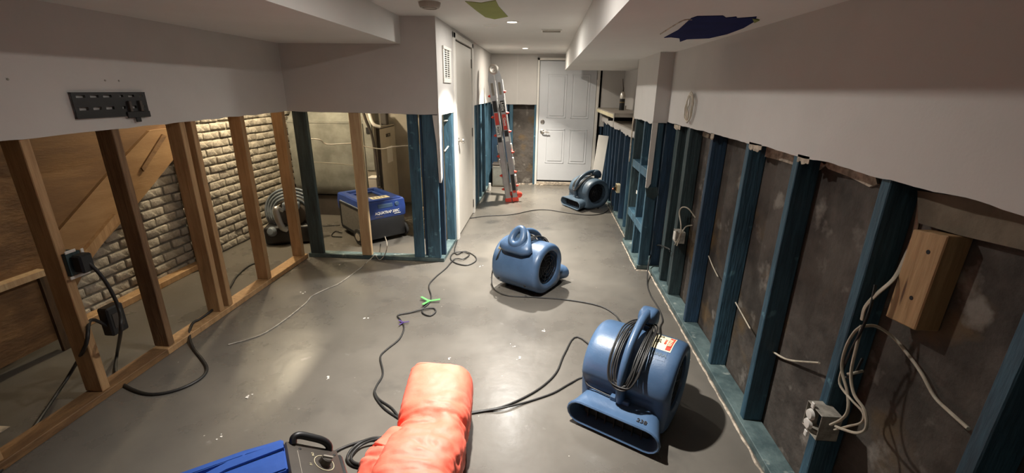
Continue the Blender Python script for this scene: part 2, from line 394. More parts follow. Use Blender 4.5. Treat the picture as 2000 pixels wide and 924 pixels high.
boxobj('concrete', (-1.12, -1.0, 5.66, YF+.2, 0, 1.6), 'bluedk', wh)
# far wall
wf = tag(empty('wall_far', (0, 0, 0)), kind='structure')
prismobj('drywall', [(XH, ZC), (-.155, ZC)] + ragged(-.155, XH, 1.33, .003, .04, 15), 'y', YF, YF+.012, 'wall', wf)
boxobj('drywall', (-.155, .90, YF, YF+.012, 2.045, ZC), 'wall', wf)
boxobj('drywall', (.885, 1.25, YF, YF+.012, 1.0, ZC), 'wall', wf)
boxobj('drywall', (-.475, -.47, YF-.0015, YF, 1.335, ZC), 'ceil', wf)
for x0, x1, m in ((-.90, -.80, 'bluedk'), (-.70, -.62, 'bluedk'), (-.60, -.54, 'blue'), (-.185, -.145, 'blue'), (.905, .94, 'bluedk'), (.975, 1.02, 'blue'), (1.035, 1.085, 'bluedk'), (1.10, 1.15, 'blue'), (1.17, 1.23, 'bluedk')):
    boxobj('stud', (x0, x1, YF+.013, YF+.10, .0, 2.0), m, wf, r=.003)
boxobj('concrete', (-1.1, -.15, YF+.105, YF+.2, 0, 1.6), 'conc', wf)
boxobj('concrete', (.9, 1.5, YF+.105, YF+.2, 0, 2.1), 'bluedk', wf)
boxobj('wall_outer', (-3.3, 1.6, YF+.22, YF+.3, 0, ZC), 'conc'); tag(bpy.data.objects['wall_outer'], kind='structure')
# rubble at the foot of the far wall
bm = bmesh.new(); rr = random.Random(4)
for i in range(60):
    x = rr.uniform(-.72, .05) if i < 45 else rr.uniform(.6, .9); y = YF-.01-rr.random()**2*.07; s = rr.uniform(.006, .02)
    box(bm, x-s, x+s, y-s, y+s*.8, 0, s*.9, mtx=Matrix.Translation((x, y, 0)) @ Matrix.Rotation(rr.uniform(0, 3), 4, 'Z') @ Matrix.Translation((-x, -y, 0)))
tag(finish('rubble', bm, 'gyps', wf), kind='stuff')
# ---- brick party wall of the storage space and utility room
wb = tag(empty('wall_brick', (0, 0, 0)), kind='structure')
boxobj('mortar_bed', (-3.25, -3.118, -2.0, 7.9, 0, ZC), 'mortar', wb)
variants = []
for k in range(10):
    bm = bmesh.new(); vs = box(bm, -.05, 0, -.104, .104, -.032, .032, r=.009, seg=2)
    for v in bm.verts:
        nn = noise.noise_vector(v.co*14+Vector((k*9.3, 0, 0))); v.co += Vector((nn.x*.010 if v.co.x > -.03 else 0, nn.y*.006, nn.z*.006))
    b_ = finish('brick', bm, 'brick', wb, 50); variants.append(b_.data); bpy.data.objects.remove(b_)
rr = random.Random(12); nb = 0
for row in range(19):
    z = .042+row*.0765
    y = 2.42 if row < 9 else 2.9
    y += (.108 if row % 2 else 0)
    while y < (5.85 if row > 4 else 5.2) and nb < 298:
        b_ = bpy.data.objects.new('brick', rr.choice(variants)); COL.objects.link(b_); b_.parent = wb
        b_.location = (-3.104+rr.uniform(-.006, .008), y+rr.uniform(-.004, .004), z+rr.uniform(-.003, .003))
        b_.rotation_euler = (rr.uniform(-.015, .015), rr.uniform(-.03, .03), rr.uniform(-.03, .03))
        y += .218; nb += 1
boxobj('wall_utility', (-3.2, -.98, 6.05, 6.15, 0, ZC), 'furnlit'); tag(bpy.data.objects['wall_utility'], kind='structure')
boxobj('wall_alcove', (-1.10, -1.01, 4.48, 5.655, 0, ZC), 'furnlit'); tag(bpy.data.objects['wall_alcove'], kind='structure')

# ------------------------------------------------------------------ doors
def panel_door(root, x0, x1, y, z0, z1, panels, m):
    """door leaf facing -y, local coordinates, raised panels cut as frames"""
    bm = bmesh.new(); box(bm, x0, x1, y, y+.04, z0, z1, r=.002)
    finish('leaf', bm, m, root)
    for (a, b, c, d) in panels:
        bm = bmesh.new()
        t = .012
        for q in ((a, b, c, c+t), (a, b, d-t, d), (a, a+t, c, d), (b-t, b, c, d)):
            box(bm, q[0], q[1], y-.005, y+.002, q[2], q[3], r=.002)
        box(bm, a+.035, b-.035, y-.006, y+.002, c+.035, d-.035, r=.004)
        finish('panel', bm, m, root)
def knob(parent, o, zdir, m='chrome', r=.028, name='knob'):
    bm = bmesh.new()
    lathe(bm, [(0, 0), (.032, 0), (.032, .006), (.012, .010), (.011, .03), (r*.8, .036), (r, .048), (r*.85, .062), (0, .066)], 20, frame(o, (0, 0, 1), zdir))
    return finish(name, bm, m, parent, 40)
d2 = tag(empty('door_2'), kind='structure')
fx0, fx1, fy = -.11, .80, YF-.012
panel_door(d2, fx0, fx1, fy, .085, 2.0, [(.02, .33, 1.12, 1.80), (.41, .70, 1.12, 1.80), (.02, .33, .38, .94), (.41, .70, .38, .94)], 'door')
boxobj('jamb', (-.15, -.115, YF-.04, YF+.03, 0, 2.045), 'white', d2, r=.002)
boxobj('jamb', (.806, .85, YF-.04, YF+.03, 0, 2.045), 'white', d2, r=.002)
boxobj('head', (-.15, .85, YF-.04, YF+.03, 2.008, 2.045), 'white', d2, r=.002)
boxobj('threshold', (-.15, .85, YF-.02, YF+.06, 0, .055), 'gyps', d2, r=.006)
boxobj('sweep', (-.11, .80, YF-.005, YF+.03, .055, .085), 'dark', d2)
for z in (1.06,):
    bm = bmesh.new(); lathe(bm, [(0, 0), (.032, 0), (.034, .01), (.026, .016), (.02, .022), (0, .022)], 20, frame((-.045, fy, z), (0, 0, 1), (0, -1, 0)))
    finish('deadbolt', bm, 'chrome', d2, 40)
hd = finish('handle_rose', (lambda b: (lathe(b, [(0, 0), (.034, 0), (.034, .01), (.02, .018), (0, .018)], 20, frame((-.045, fy, .90), (0, 0, 1), (0, -1, 0))), b)[1])(bmesh.new()), 'chrome', d2, 40)
tubeobj('lever', [(-.045, fy-.012, .90), (-.045, fy-.045, .90), (-.01, fy-.052, .90), (.07, fy-.050, .888)], .009, 'chrome', hd)
for z in (.28, 1.78):
    boxobj('hinge', (.80, .826, fy-.012, fy+.0, z-.055, z+.055), 'furndk', d2, r=.002)
boxobj('plate', (.30, .38, fy-.004, fy, 1.965, 1.985), 'white', d2)
d1 = tag(empty('door_1'), kind='structure')
boxobj('leaf', (XH-.03, XH-.002, 4.575, 5.555, .02, 2.0), 'door2', d1, r=.002)
for y0, y1 in ((4.47, 4.56), (5.57, 5.66)):
    boxobj('casing', (XH-.06, XH+.012, y0, y1, 0, 2.065), 'white', d1, r=.003)
boxobj('casing', (XH-.06, XH+.012, 4.47, 5.66, 2.015, 2.07), 'white', d1, r=.003)
boxobj('stop', (XH-.05, XH-.03, 4.5, 5.66, 0, 2.06), 'dark', d1)
knob(d1, (XH-.002, 4.65, 1.04), (1, 0, 0))
for z in (.14, 1.05, 1.84):
    boxobj('hinge', (XH-.006, XH+.006, 5.545, 5.575, z-.05, z+.05), 'furndk', d1, r=.002)

# ------------------------------------------------------------------ ceiling items
for i, (x, y, p, q_, c) in enumerate(LAMPS[:3]):
    e = tag(empty('ceiling_downlight', (x, y, ZC)), ('small lit recessed downlight closest to the far door', 'lit recessed downlight beside the green ceiling patch', 'recessed downlight in the ceiling over the foreground, above the frame')[i], 'light')
    bm = bmesh.new(); lathe(bm, [(.040, -.001), (.044, -.006), (.058, -.005), (.062, 0), (.040, 0)], 28); finish('trim_ring', bm, 'white', e, 40)
    bm = bmesh.new(); lathe(bm, [(0, -.002), (.040, -.002)], 28); finish('lens', bm, 'glow', e)
e = tag(empty('smoke_alarm', (-.80, 3.24, ZC)), 'round grey smoke alarm cover on the ceiling at the top edge', 'alarm')
bm = bmesh.new(); lathe(bm, [(0, -.035), (.062, -.033), (.070, -.022), (.074, -.004), (.074, 0)], 32); finish('cover', bm, 'shelf', e, 40)
bm = bmesh.new(); lathe(bm, [(.050, -.0345), (.048, -.038), (.044, -.0345)], 32); finish('ring', bm, 'furn', e, 40)
bm = bmesh.new(); lathe(bm, [(.062, 0), (.066, -.004), (.070, 0)], 32, Matrix.Translation((-.52, 4.32, ZC)))
tag(finish('ceiling_ring', bm, 'white', None, 40), 'thin blank round cover ring flush in the ceiling left of the lit downlight', 'cover')
e = tag(empty('ceiling_register', (.03, 4.66, ZC)), 'small white rectangular air register in the hall ceiling', 'vent')
bm = bmesh.new(); box(bm, -.10, .10, -.07, .07, -.008, 0, r=.003); finish('frame', bm, 'white', e)
for i in range(6):
    bm = bmesh.new(); box(bm, -.085, .085, -.052+i*.019, -.044+i*.019, -.013, -.007); finish('slat', bm, 'shelf', e)
# patches where something was cut out or covered
pg = [(-0.552, 3.192, 2.1)[:2], (-0.452, 3.245, 2.1)[:2], (-0.346, 3.157, 2.1)[:2], (-0.349, 3.375, 2.1)[:2], (-0.322, 3.819, 2.1)[:2], (-0.442, 3.952, 2.1)[:2], (-0.504, 3.847, 2.1)[:2], (-0.531, 3.541, 2.1)[:2]]
o = prismobj('ceiling_patch', pg, 'z', ZC-.003, ZC, 'green'); tag(o, 'ragged olive green patch on the ceiling beside the downlight', 'patch')
pb = [(0.601, 2.112, 1.85)[:2], (0.609, 2.058, 1.85)[:2], (0.706, 2.043, 1.85)[:2], (0.738, 2.096, 1.85)[:2], (0.769, 2.068, 1.85)[:2], (0.789, 2.109, 1.85)[:2], (0.85, 2.067, 1.85)[:2], (0.896, 2.193, 1.85)[:2], (0.936, 2.406, 1.85)[:2], (0.951, 2.648, 1.85)[:2], (0.924, 2.842, 1.85)[:2], (0.817, 2.9, 1.85)[:2], (0.816, 3.043, 1.85)[:2], (0.759, 2.85, 1.85)[:2], (0.697, 2.801, 1.85)[:2], (0.666, 2.828, 1.85)[:2], (0.653, 2.491, 1.85)[:2]]
e = tag(empty('ceiling_opening_cover'), 'navy blue sheet covering a ragged opening in the right soffit', 'sheet')
prismobj('sheet', pb, 'z', ZS-.003, ZS, 'tape', e)
tubeobj('cut_line', [(*(0.606, 2.662, 1.85)[:2], ZS-.001), (*(0.587, 2.294, 1.85)[:2], ZS-.001), (*(0.588, 2.155, 1.85)[:2], ZS-.001), (*(0.614, 2.14, 1.85)[:2], ZS-.001)], .0035, 'gyps', e, smooth=3)
prismobj('torn_edge', [(0.845, 2.094, 1.85)[:2], (0.898, 2.149, 1.85)[:2], (0.909, 2.223, 1.85)[:2]], 'z', ZS-.005, ZS-.001, 'green', e)

# ------------------------------------------------------------------ wall items
e = tag(empty('wall_vent', (XH, 4.17, 1.755)), 'white louvred return air grille above the cut in the hall wall', 'vent')
bm = bmesh.new()
for b in ((0, .016, -.16, .16, .125, .15), (0, .012, -.16, .16, -.15, -.11), (0, .012, -.16, -.11, -.11, .125), (0, .012, .10, .16, -.11, .125), (0, .010, -.008, .008, -.11, .125)): box(bm, *b, r=.002)
finish('frame', bm, 'white', e)
for i in range(13):
    bm = bmesh.new(); box(bm, .002, .008, -.11, .10, -.105+i*.0178, -.0985+i*.0178); finish('slat', bm, 'white', e)
boxobj('dark_back', (.0005, .002, -.112, .102, -.112, .127), 'dark', e)
# wall bracket for a television
e = tag(empty('wall_mount_bracket', (XL, 2.2, 1.395)), 'black slotted metal television mounting plate on the left wall', 'bracket')
bm = bmesh.new(); h = .2
ZB = [(0, .036), (.050, .094), (.106, .117)]
for a, b in ZB: box(bm, .012, .015, -h, h, a, b)
for z0, z1 in ((.036, .050), (.094, .106)):
    ys = [-.2, -.18, -.135, -.112, -.068, -.045, 0.0, .045, .065, .095, .13, .165, .18, .2]
    for a, b in zip(ys[::2], ys[1::2]): box(bm, .012, .015, a, b, z0, z1)
finish('plate', bm, 'blackm', e)
bm = bmesh.new()
for z in (-.002, .115): box(bm, 0, .016, -h, h, z, z+.004)
finish('flange', bm, 'blackm', e)
for y in (.085, .15):
    boxobj('hook', (.012, .028, y-.008, y+.008, .02, .075), 'furndk', e, r=.002)
boxobj('slider', (.014, .022, .06, .2, -.012, .02), 'blackm', e, r=.002)
boxobj('latch_tab', (.014, .022, .105, .135, -.035, -.010), 'blackm', e, r=.002)
# anchors left in the wall
for (px, lab) in (((XL+.001, (-2.225, 2.278, 1.57)[1], (-2.225, 2.278, 1.57)[2]), 'small grey screw anchor nearer the mounting plate middle'), ((XL+.001, (-2.225, 1.776, 1.566)[1], (-2.225, 1.776, 1.566)[2]), 'small grey screw anchor near the left photo edge'), ((XL+.001, (-2.225, 2.202, 1.57)[1], (-2.225, 2.202, 1.57)[2]), 'faint screw anchor hole just left of the anchor above the plate')):
    bm = bmesh.new(); lathe(bm, [(0, .002), (.004, .002), (.005, 0)], 10, frame(px, (0, 0, 1), (1, 0, 0))); tag(finish('screw_anchor', bm, 'shelf'), lab, 'anchor')
# coil of white cable hanging on the right wall
e = tag(empty('cable_coil', (.985, 3.22, 1.45)), 'coiled white cable hanging on the right wall above the cut', 'cable')
rr = random.Random(5)
for k in range(5):
    a, b = .045+.012*k*.7, .088+.006*(k % 3)
    tubeobj('loop', [(-.004-.006*rr.random(), a*math.cos(t)*(1+.15*math.sin(2*t+k))+.008*rr.uniform(-1, 1), b*math.sin(t)+.006*rr.uniform(-1, 1)) for t in [i*math.pi/6 for i in range(12)]], .0038, 'wire', e, n=6, closed=True, smooth=3)
tubeobj('tail', [(-.008, .01, .08), (-.01, -.01, .03), (-.012, .012, -.01), (-.01, -.012, -.05), (-.008, .006, -.10)], .0038, 'wire', e, n=6)

# ------------------------------------------------------------------ air movers
def housing(root, m):
    cy, cz, N = .05, .245, 56
    def sr(t):          # t degrees from the front over the top to the back
        c, s = abs(math.cos(math.radians(t))), abs(math.sin(math.radians(t)))
        r = .212+.022*min(t, 270)/270
        if t > 180:
            r2 = min((cz-.014)/max(s, 1e-3), .242 if t < 270 else .20/max(c, 1e-3))
            k = min(1, (t-180)/30); r = r*(1-k)+r2*k if t < 270 else min(r2, .235+.1*(t-270)/90 if t < 330 else .212+(360-t)/30*.10)
        return r
    rows = [(.165, 1, 0), (.190, .993, 0), (.208, .965, .05), (.218, .92, .25), (.222, .86, .6), (.2225, .8, 1), (.210, .72, 1), (.14, .69, 1)]
    rows = [(-x, a, b) for x, a, b in rows[::-1]]+[(0, 1, 0)]+rows
    rings = []
    for x, sc, bl in rows:
        R = []
        for i in range(N):
            t = 360*i/N; r = sr(t)*sc*(1-bl)+(.215*sc)*bl
            R.append((x, cy-math.cos(math.radians(t))*r, cz+math.sin(math.radians(t))*r))
        rings.append(R)
    bm = bmesh.new(); loft(bm, rings, cap=(False, False)); finish('housing', bm, m, root, 38)
    for sgn in (1, -1):
        bm = bmesh.new(); lathe(bm, [(.149, 0), (.12, .004), (.05, .01), (.045, .03), (0, .034)], 28, frame((sgn*.135, cy, cz), (0, 0, 1), (sgn, 0, 0)))
        imp = finish('impeller', bm, 'dark', root, 40)
        bm = bmesh.new()
        for r_ in (.142, .112, .082, .052):
            tube(bm, [(sgn*.198, cy+r_*math.cos(a), cz+r_*math.sin(a)) for a in [k*math.pi/10 for k in range(20)]], .0022, 5, True, 1)
        for k in range(4):
            a = k*math.pi/4+.3
            tube(bm, [(sgn*.197, cy+.15*math.cos(a), cz+.15*math.sin(a)), (sgn*.197, cy-.15*math.cos(a), cz-.15*math.sin(a))], .0022, 5, False, 1)
        finish('inlet_guard', bm, 'black', root, 60)
    def stad(w, h, z, y, n=8):
        P = []
        for s_, c0 in ((1, -90), (-1, 90)):
            for k in range(n+1):
                a = math.radians(c0+180*k/n)
                P.append((s_*(w-h)+h*math.cos(a), y, z+h*math.sin(a)))
        return P
    bm = bmesh.new()
    loft(bm, [stad(.165, .070, .100, -.02), stad(.190, .074, .100, -.12), stad(.205, .074, .094, -.18), stad(.218, .070, .086, -.225), stad(.228, .0690, .083, -.255), stad(.233, .071, .083, -.264), stad(.233, .071, .083, -.272), stad(.227, .064, .083, -.277), stad(.220, .056, .083, -.272), stad(.212, .052, .085, -.24), stad(.198, .052, .09, -.205)], cap=(True, False))
    finish('nozzle', bm, m, root, 38)
    bm = bmesh.new(); box(bm, -.165, .165, -.215, -.20, .045, .135, r=.01)  # near-black cap puts the shade inside the outlet into colour
    for k in range(7):
        x = -.135+.045*k; box(bm, x-.002, x+.002, -.235, -.21, .045, .13)
    finish('outlet_grille', bm, 'dark', root)
    for x in (-.14, .14):
        for y in (-.24, .14):
            bm = bmesh.new(); lathe(bm, [(0, 0), (.014, 0), (.015, .016), (0, .018)], 12, Matrix.Translation((x, y, 0))); finish('foot', bm, 'black', root, 40)
    for x in (-.13, .13):
        bm = bmesh.new(); lathe(bm, [(0, .004), (.009, .004), (.011, 0)], 12, frame((x, .284, .13), (0, 0, 1), (0, 1, -.1))); finish('screw', bm, 'dark', root, 40)
    # arched grip over the top
    h = tubeobj('handle', [(0, -.165, .175), (0, -.185, .25), (0, -.172, .36), (0, -.115, .455), (0, -.03, .515), (0, .06, .545), (0, .145, .548)], lambda t: .026-.003*math.sin(t*3.1), 'mgrey' if m == 'mgrey' else 'mblue', root, n=12, flat=(1.15, .85))
    for x in (-.03, .03):
        boxobj('clip', (x-.018, x+.018, -.186, -.155, .165, .192), 'mblue' if m == 'mblue' else 'hose', h, r=.004)
    return h
def narrow_rest(root, m):
    bm = bmesh.new(); rings = []
    for y, z, w, h in ((.10, .535, .022, .022), (.125, .538, .042, .045), (.17, .525, .046, .062), (.205, .505, .046, .062), (.235, .475, .040, .045), (.245, .455, .028, .02)):
        rings.append([(w*math.copysign(abs(math.cos(a))**.55, math.cos(a)), y+h*.35*math.copysign(abs(math.sin(a))**.55, math.sin(a)), z+h*.75*math.copysign(abs(math.sin(a))**.55, math.sin(a))) for a in [k*math.pi/10 for k in range(20)]])
    loft(bm, rings); r = finish('cord_rest', bm, m, root, 45)
    boxobj('bracket', (-.018, .018, .15, .225, .43, .49), m, r, r=.006)
    return r
def rear_rest(root, m):
    """wide moulded cord rest with an oval grip hole at the rear end of the handle"""
    c = Vector((0, .19, .495)); nrm = Vector((0, .72, .69)).normalized(); up = Vector((0, -.69, .72)).normalized(); sx = Vector((1, 0, 0))
    def P(u, v, w): return c+sx*u+up*v+nrm*w
    bm = bmesh.new()
    tube(bm, [P(.050*math.cos(a)*(1-.18*math.sin(a)), .075*math.sin(a)+.018, .028+.012*math.sin(a)) for a in [k*math.pi/8 for k in range(16)]], .031, 12, True, 3)
    r = finish('cord_rest', bm, m, root, 60)
    bm = bmesh.new(); box(bm, -.045, .045, -.065, .075, -.004, .012, r=.004, mtx=Matrix.Translation(P(0, .02, .01)) @ Matrix((( 1, 0, 0), (0, up.y, nrm.y), (0, up.z, nrm.z))).to_4x4()); finish('grip_recess', bm, 'mgrey', r)
    bm = bmesh.new()
    rings = []
    for v, w_, t_ in ((-.125, .090, .022), (-.10, .142, .038), (-.065, .152, .046), (-.02, .130, .042), (.03, .10, .030), (.08, .07, .022), (.11, .04, .012)):
        rings.append([P(w_*math.copysign(abs(math.cos(a))**.6, math.cos(a)), v, t_*math.copysign(abs(math.sin(a))**.7, math.sin(a))-.012) for a in [k*math.pi/8 for k in range(16)]])
    loft(bm, rings); finish('rest_wing', bm, m, r, 60)
    bm = bmesh.new(); box(bm, -.016, .016, .13, .19, .44, .50, r=.006); finish('bracket', bm, m, r)
    return r
def wound_cord(root, seed=0, loose=.0):
    rr = random.Random(seed); cy, cz = .05, .245
    e = None; bm = bmesh.new()
    for k in range(6):
        a_ = .040+.0085*k; R0 = .243+.004*(k % 3)+.004*rr.random(); b_ = 47+3*(k % 3)+rr.uniform(-2, 2); ph0 = 59+rr.uniform(-2, 3)
        P = []
        for i in range(20):
            t = 2*math.pi*i/20
            x = a_*math.copysign(abs(math.cos(t))**.55, math.cos(t)); ph = ph0+b_*math.copysign(abs(math.sin(t))**.8, math.sin(t))
            R = R0+.012*abs(math.sin(t))**3+rr.uniform(-.0015, .0015)
            P.append((x+.002*rr.uniform(-1, 1), cy-math.cos(math.radians(ph))*R, cz+math.sin(math.radians(ph))*R))
        tube(bm, P, .0042, 7, True, 3)
    return finish('power_cord', bm, 'cord', root, 60)
def mover(label, loc, rz, m, seed):
    e = tag(empty('air_mover', loc, rz), label, 'air mover', 'blue carpet dryers in the basement'); e.scale = (.98, .94, .89)
    housing(e, m); (rear_rest if seed == 2 else narrow_rest)(e, m); wound_cord(e, seed); return e
mv1 = mover('blue air mover in the foreground with white and red sticker', (.482, 1.915, 0), math.radians(-30), 'mblue', 1)
mv2 = mover('blue air mover in the middle of the floor, seen from behind', (-.08, 3.40, 0), math.radians(148), 'mblue', 2)
mv3 = mover('grey blue air mover standing near the far door', (.60, 6.12, 0), math.radians(-58), 'mgrey', 3)
def on_shell(x, ph, R=.2365):   # frame on the housing, reading along +x, facing out
    a = math.radians(ph); n = Vector((0, -math.cos(a), math.sin(a))); r = .212+.022*ph/270+(R-.2365)
    return (x, .05+n.y*r, .245+n.z*r), n
def shell_patch(name, root, x0, x1, p0, p1, off, m):
    bm = bmesh.new(); rings = []
    for i in range(9):
        ph = p0+(p1-p0)*i/8
        A = on_shell(x0, ph, .2365+off)[0]; B = on_shell(x1, ph, .2365+off)[0]; C = on_shell(x1, ph, .2355)[0]; D = on_shell(x0, ph, .2355)[0]
        rings.append([A, B, C, D])
    loft(bm, rings); return finish(name, bm, m, root)
st = shell_patch('sticker', mv1, .062, .168, 72, 108, .0012, 'label')
sr_ = shell_patch('red_stripe', st, .140, .164, 74, 106, .0016, 'redink'); 
def shell_text(s, size, x, ph, m, parent, rot=0, bold=0, off=.0022):
    o_, n_ = on_shell(x, ph, .2365+off); t_ = Vector((0, n_.z, -n_.y)); t_ = Vector((0, math.sin(math.radians(ph)), math.cos(math.radians(ph))))
    xd = Vector((math.cos(rot), 0, 0))+t_*math.sin(rot)
    return text(s, size, frame(o_, xd, n_), m, parent, bold=bold)
shell_text('35', .038, .092, 88, 'ink', st, math.radians(-80), .0008)
shell_text('12', .03, .098, 102, 'ink', st, math.radians(-80), .0005)
shell_text('REPAIR', .022, .152, 90, 'label', st, math.radians(90), .0004, .003)
shell_text('SERVICE', .013, .129, 90, 'redink', st, math.radians(90), .0001)
em = shell_patch('name_plate', mv1, .06, .158, 56, 72, .0010, 'mblue')
shell_text('SAHARA', .026, .109, 64, 'mgrey', em, 0, .0006, .0018)
text('238', .032, frame((.13, -.236, .1585), (1, 0, 0), (0, -.10, 1)), 'ink', mv1, bold=.0003)
bm = bmesh.new(); tube(bm, [(-.222, -.02, .20), (-.218, -.09, .19), (-.18, -.160, .186), (-.10, -.172, .182), (-.03, -.176, .18)], .0042, 7); finish('power_cord', bm, 'cord', mv1, 60)
p2 = shell_patch('amber_label', mv2, .095, .178, 118, 142, .0010, 'amber')
tag(mv3, 'slate coloured air mover standing beside the leaning white board')

# ------------------------------------------------------------------ folding ladder
lad = tag(empty('folding_ladder', (-.44, 6.27, 0)), 'folded aluminium ladder with red fittings leaning by the far door', 'ladder')
lad.rotation_euler = (0, math.radians(-8.6), math.radians(3))
def rail(x, y, z0, z1, w=.072):
    bm = bmesh.new(); box(bm, x-w/2, x+w/2, y-.014, y+.014, z0, z1, r=.004)
    box(bm, x-w/2+.012, x+w/2-.012, y-.0155, y-.013, z0+.01, z1-.01)
    return finish('rail', bm, 'alu', lad)
for x in (-.052, .052):
    for y in (0, .40):
        rail(x, y, .03, 1.70)
        rail(x, y+(.032 if y == 0 else -.032), .10, 1.52, .055)
for x in (-.052, .052):
    for k in range(5):
        tubeobj('rung', [(x, .0, .28+k*.285), (x, .40, .28+k*.285)], .016, 'alu', lad, n=8, smooth=1)
for k, z in enumerate((.20, .40, .68, .97, 1.22, 1.50)):
    for s_ in (-1, 1):
        bm = bmesh.new(); lathe(bm, [(0, .04), (.008, .038), (.014, .026), (.022, .004), (.012, 0)], 12, frame((s_*.088, .0, z+(.03 if s_ > 0 else 0)), (0, 0, 1), (s_, 0, 0)))
        finish('rung_lock', bm, 'red', lad, 40)
for z in (.27, .52, .72):
    for s_ in (-1, 1):
        bm = bmesh.new(); box(bm, s_*.088-.02, s_*.088+.02, .02, .07, z, z+.11, r=.006, mtx=Matrix.Rotation(0, 4, 'Y')); finish('rung_bracket', bm, 'white', lad)
for x in (-.052, .052):
    for y in (0, .40):
        bm = bmesh.new(); box(bm, x-.046, x+.046, y-.02, y+.02, .0, .062, r=.005); finish('foot', bm, 'red', lad)
bm = bmesh.new(); lathe(bm, [(0, .02), (.03, .02), (.042, .012), (.044, -.012), (.03, -.02), (0, -.02)], 18, frame((.115, .02, .085), (0, 0, 1), (0, -1, 0))); finish('wheel', bm, 'red', lad, 40)
bm = bmesh.new(); lathe(bm, [(0, .03), (.02, .032), (.024, .024), (.045, .026), (.05, .020), (.066, .018), (.068, -.02), (0, -.02)], 28, frame((.0, -.008, 1.83), (0, 0, 1), (0, -1, 0)))
hg = finish('hinge', bm, 'chrome', lad, 40)
for s_ in (-1, 1):
    bm = bmesh.new(); prism(bm, [(s_*.008, 1.45), (s_*.094, 1.45), (s_*.094, 1.70), (s_*.066, 1.84), (s_*.005, 1.80)], 'y', -.022, -.014); finish('hinge_arm', bm, 'alu', lad)
    boxobj('hinge_slot', (s_*.05-.018, s_*.05+.018, -.0235, -.0215, 1.50, 1.66), 'furn', lad, r=.0)
for x, z0, items in ((-.052, 1.30, (('ink', -.02, .13), ('redink', -.19, -.03), ('wlabel', -.35, -.20), ('ink', -.43, -.36))), (.052, 1.30, (('ink', -.03, .12), ('redink', -.27, -.06), ('ink', -.36, -.28), ('wlabel', -.43, -.37)))):
    for m_, a, b in items:
        boxobj('decal', (x-.026, x+.026, -.0175, -.016, z0+a, z0+b), m_, lad)
text('Little', .058, frame((.052, -.0185, 1.345), (0, 0, -1), (0, -1, 0)), 'wlabel', lad, bold=.001)
text('Little', .058, frame((-.052, -.0185, 1.03), (0, 0, 1), (0, -1, 0)), 'ink', lad, bold=.001)
text('Giant', .05, frame((.052, -.0185, 1.14), (0, 0, -1), (0, -1, 0)), 'wlabel', lad, bold=.001)
boxobj('decal', (.028, .076, -.0175, -.016, .16, .40), 'ink', lad); boxobj('decal', (.03, .074, -.018, -.016, .13, .165), 'redink', lad)

# ------------------------------------------------------------------ things at the far end
e = tag(empty('metal_box', (-.735, 7.28, 0)), 'grey sheet metal box on the floor behind the ladder', 'box')
boxobj('body', (-.115, .13, 0, .22, .01, .36), 'furn', e, r=.004)
boxobj('lid', (-.12, .135, -.005, .225, .36, .385), 'furndk', e, r=.004)
boxobj('front_panel', (-.10, .115, -.004, .001, .03, .34), 'galv', e, r=.001)
tag(boxobj('short_post', (-.87, -.835, 6.92, 6.955, 0, .13), 'white', r=.004), 'short white upright offcut beside the blue stud by the ladder', 'offcut')
# board leaning in the alcove
bd = boxobj('leaning_board', (-.075, .075, -.009, .009, 0, .93), 'white', r=.002)
bd.location = (.785, 6.70, .005); bd.rotation_euler = (math.radians(-3), math.radians(4.6), math.radians(-16)); tag(bd, 'white painted board leaning beside the far air mover', 'board')
# shelf in the alcove
e = tag(empty('alcove_shelf', (.86, 6.3, 1.30)), 'grey open box shelf fixed in the alcove', 'shelf')
boxobj('top_board', (-.03, .375, -.64, 1.2, -.015, .0), 'shelf', e, r=.002)
boxobj('side_fascia', (-.032, -.02, -.62, 1.2, -.062, -.015), 'label', e, r=.001)
boxobj('front_fascia', (-.02, .375, -.638, -.626, -.05, -.015), 'shelf', e, r=.001)
boxobj('back', (.0, .375, .0, .015, -.13, -.015), 'dark', e)
for x in (-.025, .365):
    tubeobj('support_wire', [(x, -.648, -.17), (x, -.648, .0)], .006, 'white', e, n=6, smooth=1)
# caulking cartridge standing on the shelf
e = tag(empty('caulk_cartridge', (1.075, 6.6, 1.3)), 'dark foam sealant can with long nozzle on the alcove shelf', 'can')
bm = bmesh.new(); lathe(bm, [(0, 0), (.036, 0), (.037, .004), (.037, .19)], 22); finish('body', bm, 'black', e, 40)
bm = bmesh.new(); lathe(bm, [(.0372, .155), (.0375, .158), (.0375, .20), (.030, .235), (.018, .25), (0, .252)], 22); finish('shoulder', bm, 'chrome', e, 40)
bm = bmesh.new(); lathe(bm, [(.0376, .10), (.0378, .10), (.0378, .115), (.0376, .115)], 22); finish('label_band', bm, 'amber', e, 40)
tubeobj('nozzle', [(0, 0, .245), (.002, 0, .29), (-.006, 0, .33), (-.018, 0, .42)], lambda t: .010-.006*t, 'furndk', e)
tag(boxobj('small_tube', (1.135, 1.155, 6.70, 6.72, 1.30, 1.36), 'shelf', r=.005), 'tiny pale tube standing right of the sealant can', 'tube')
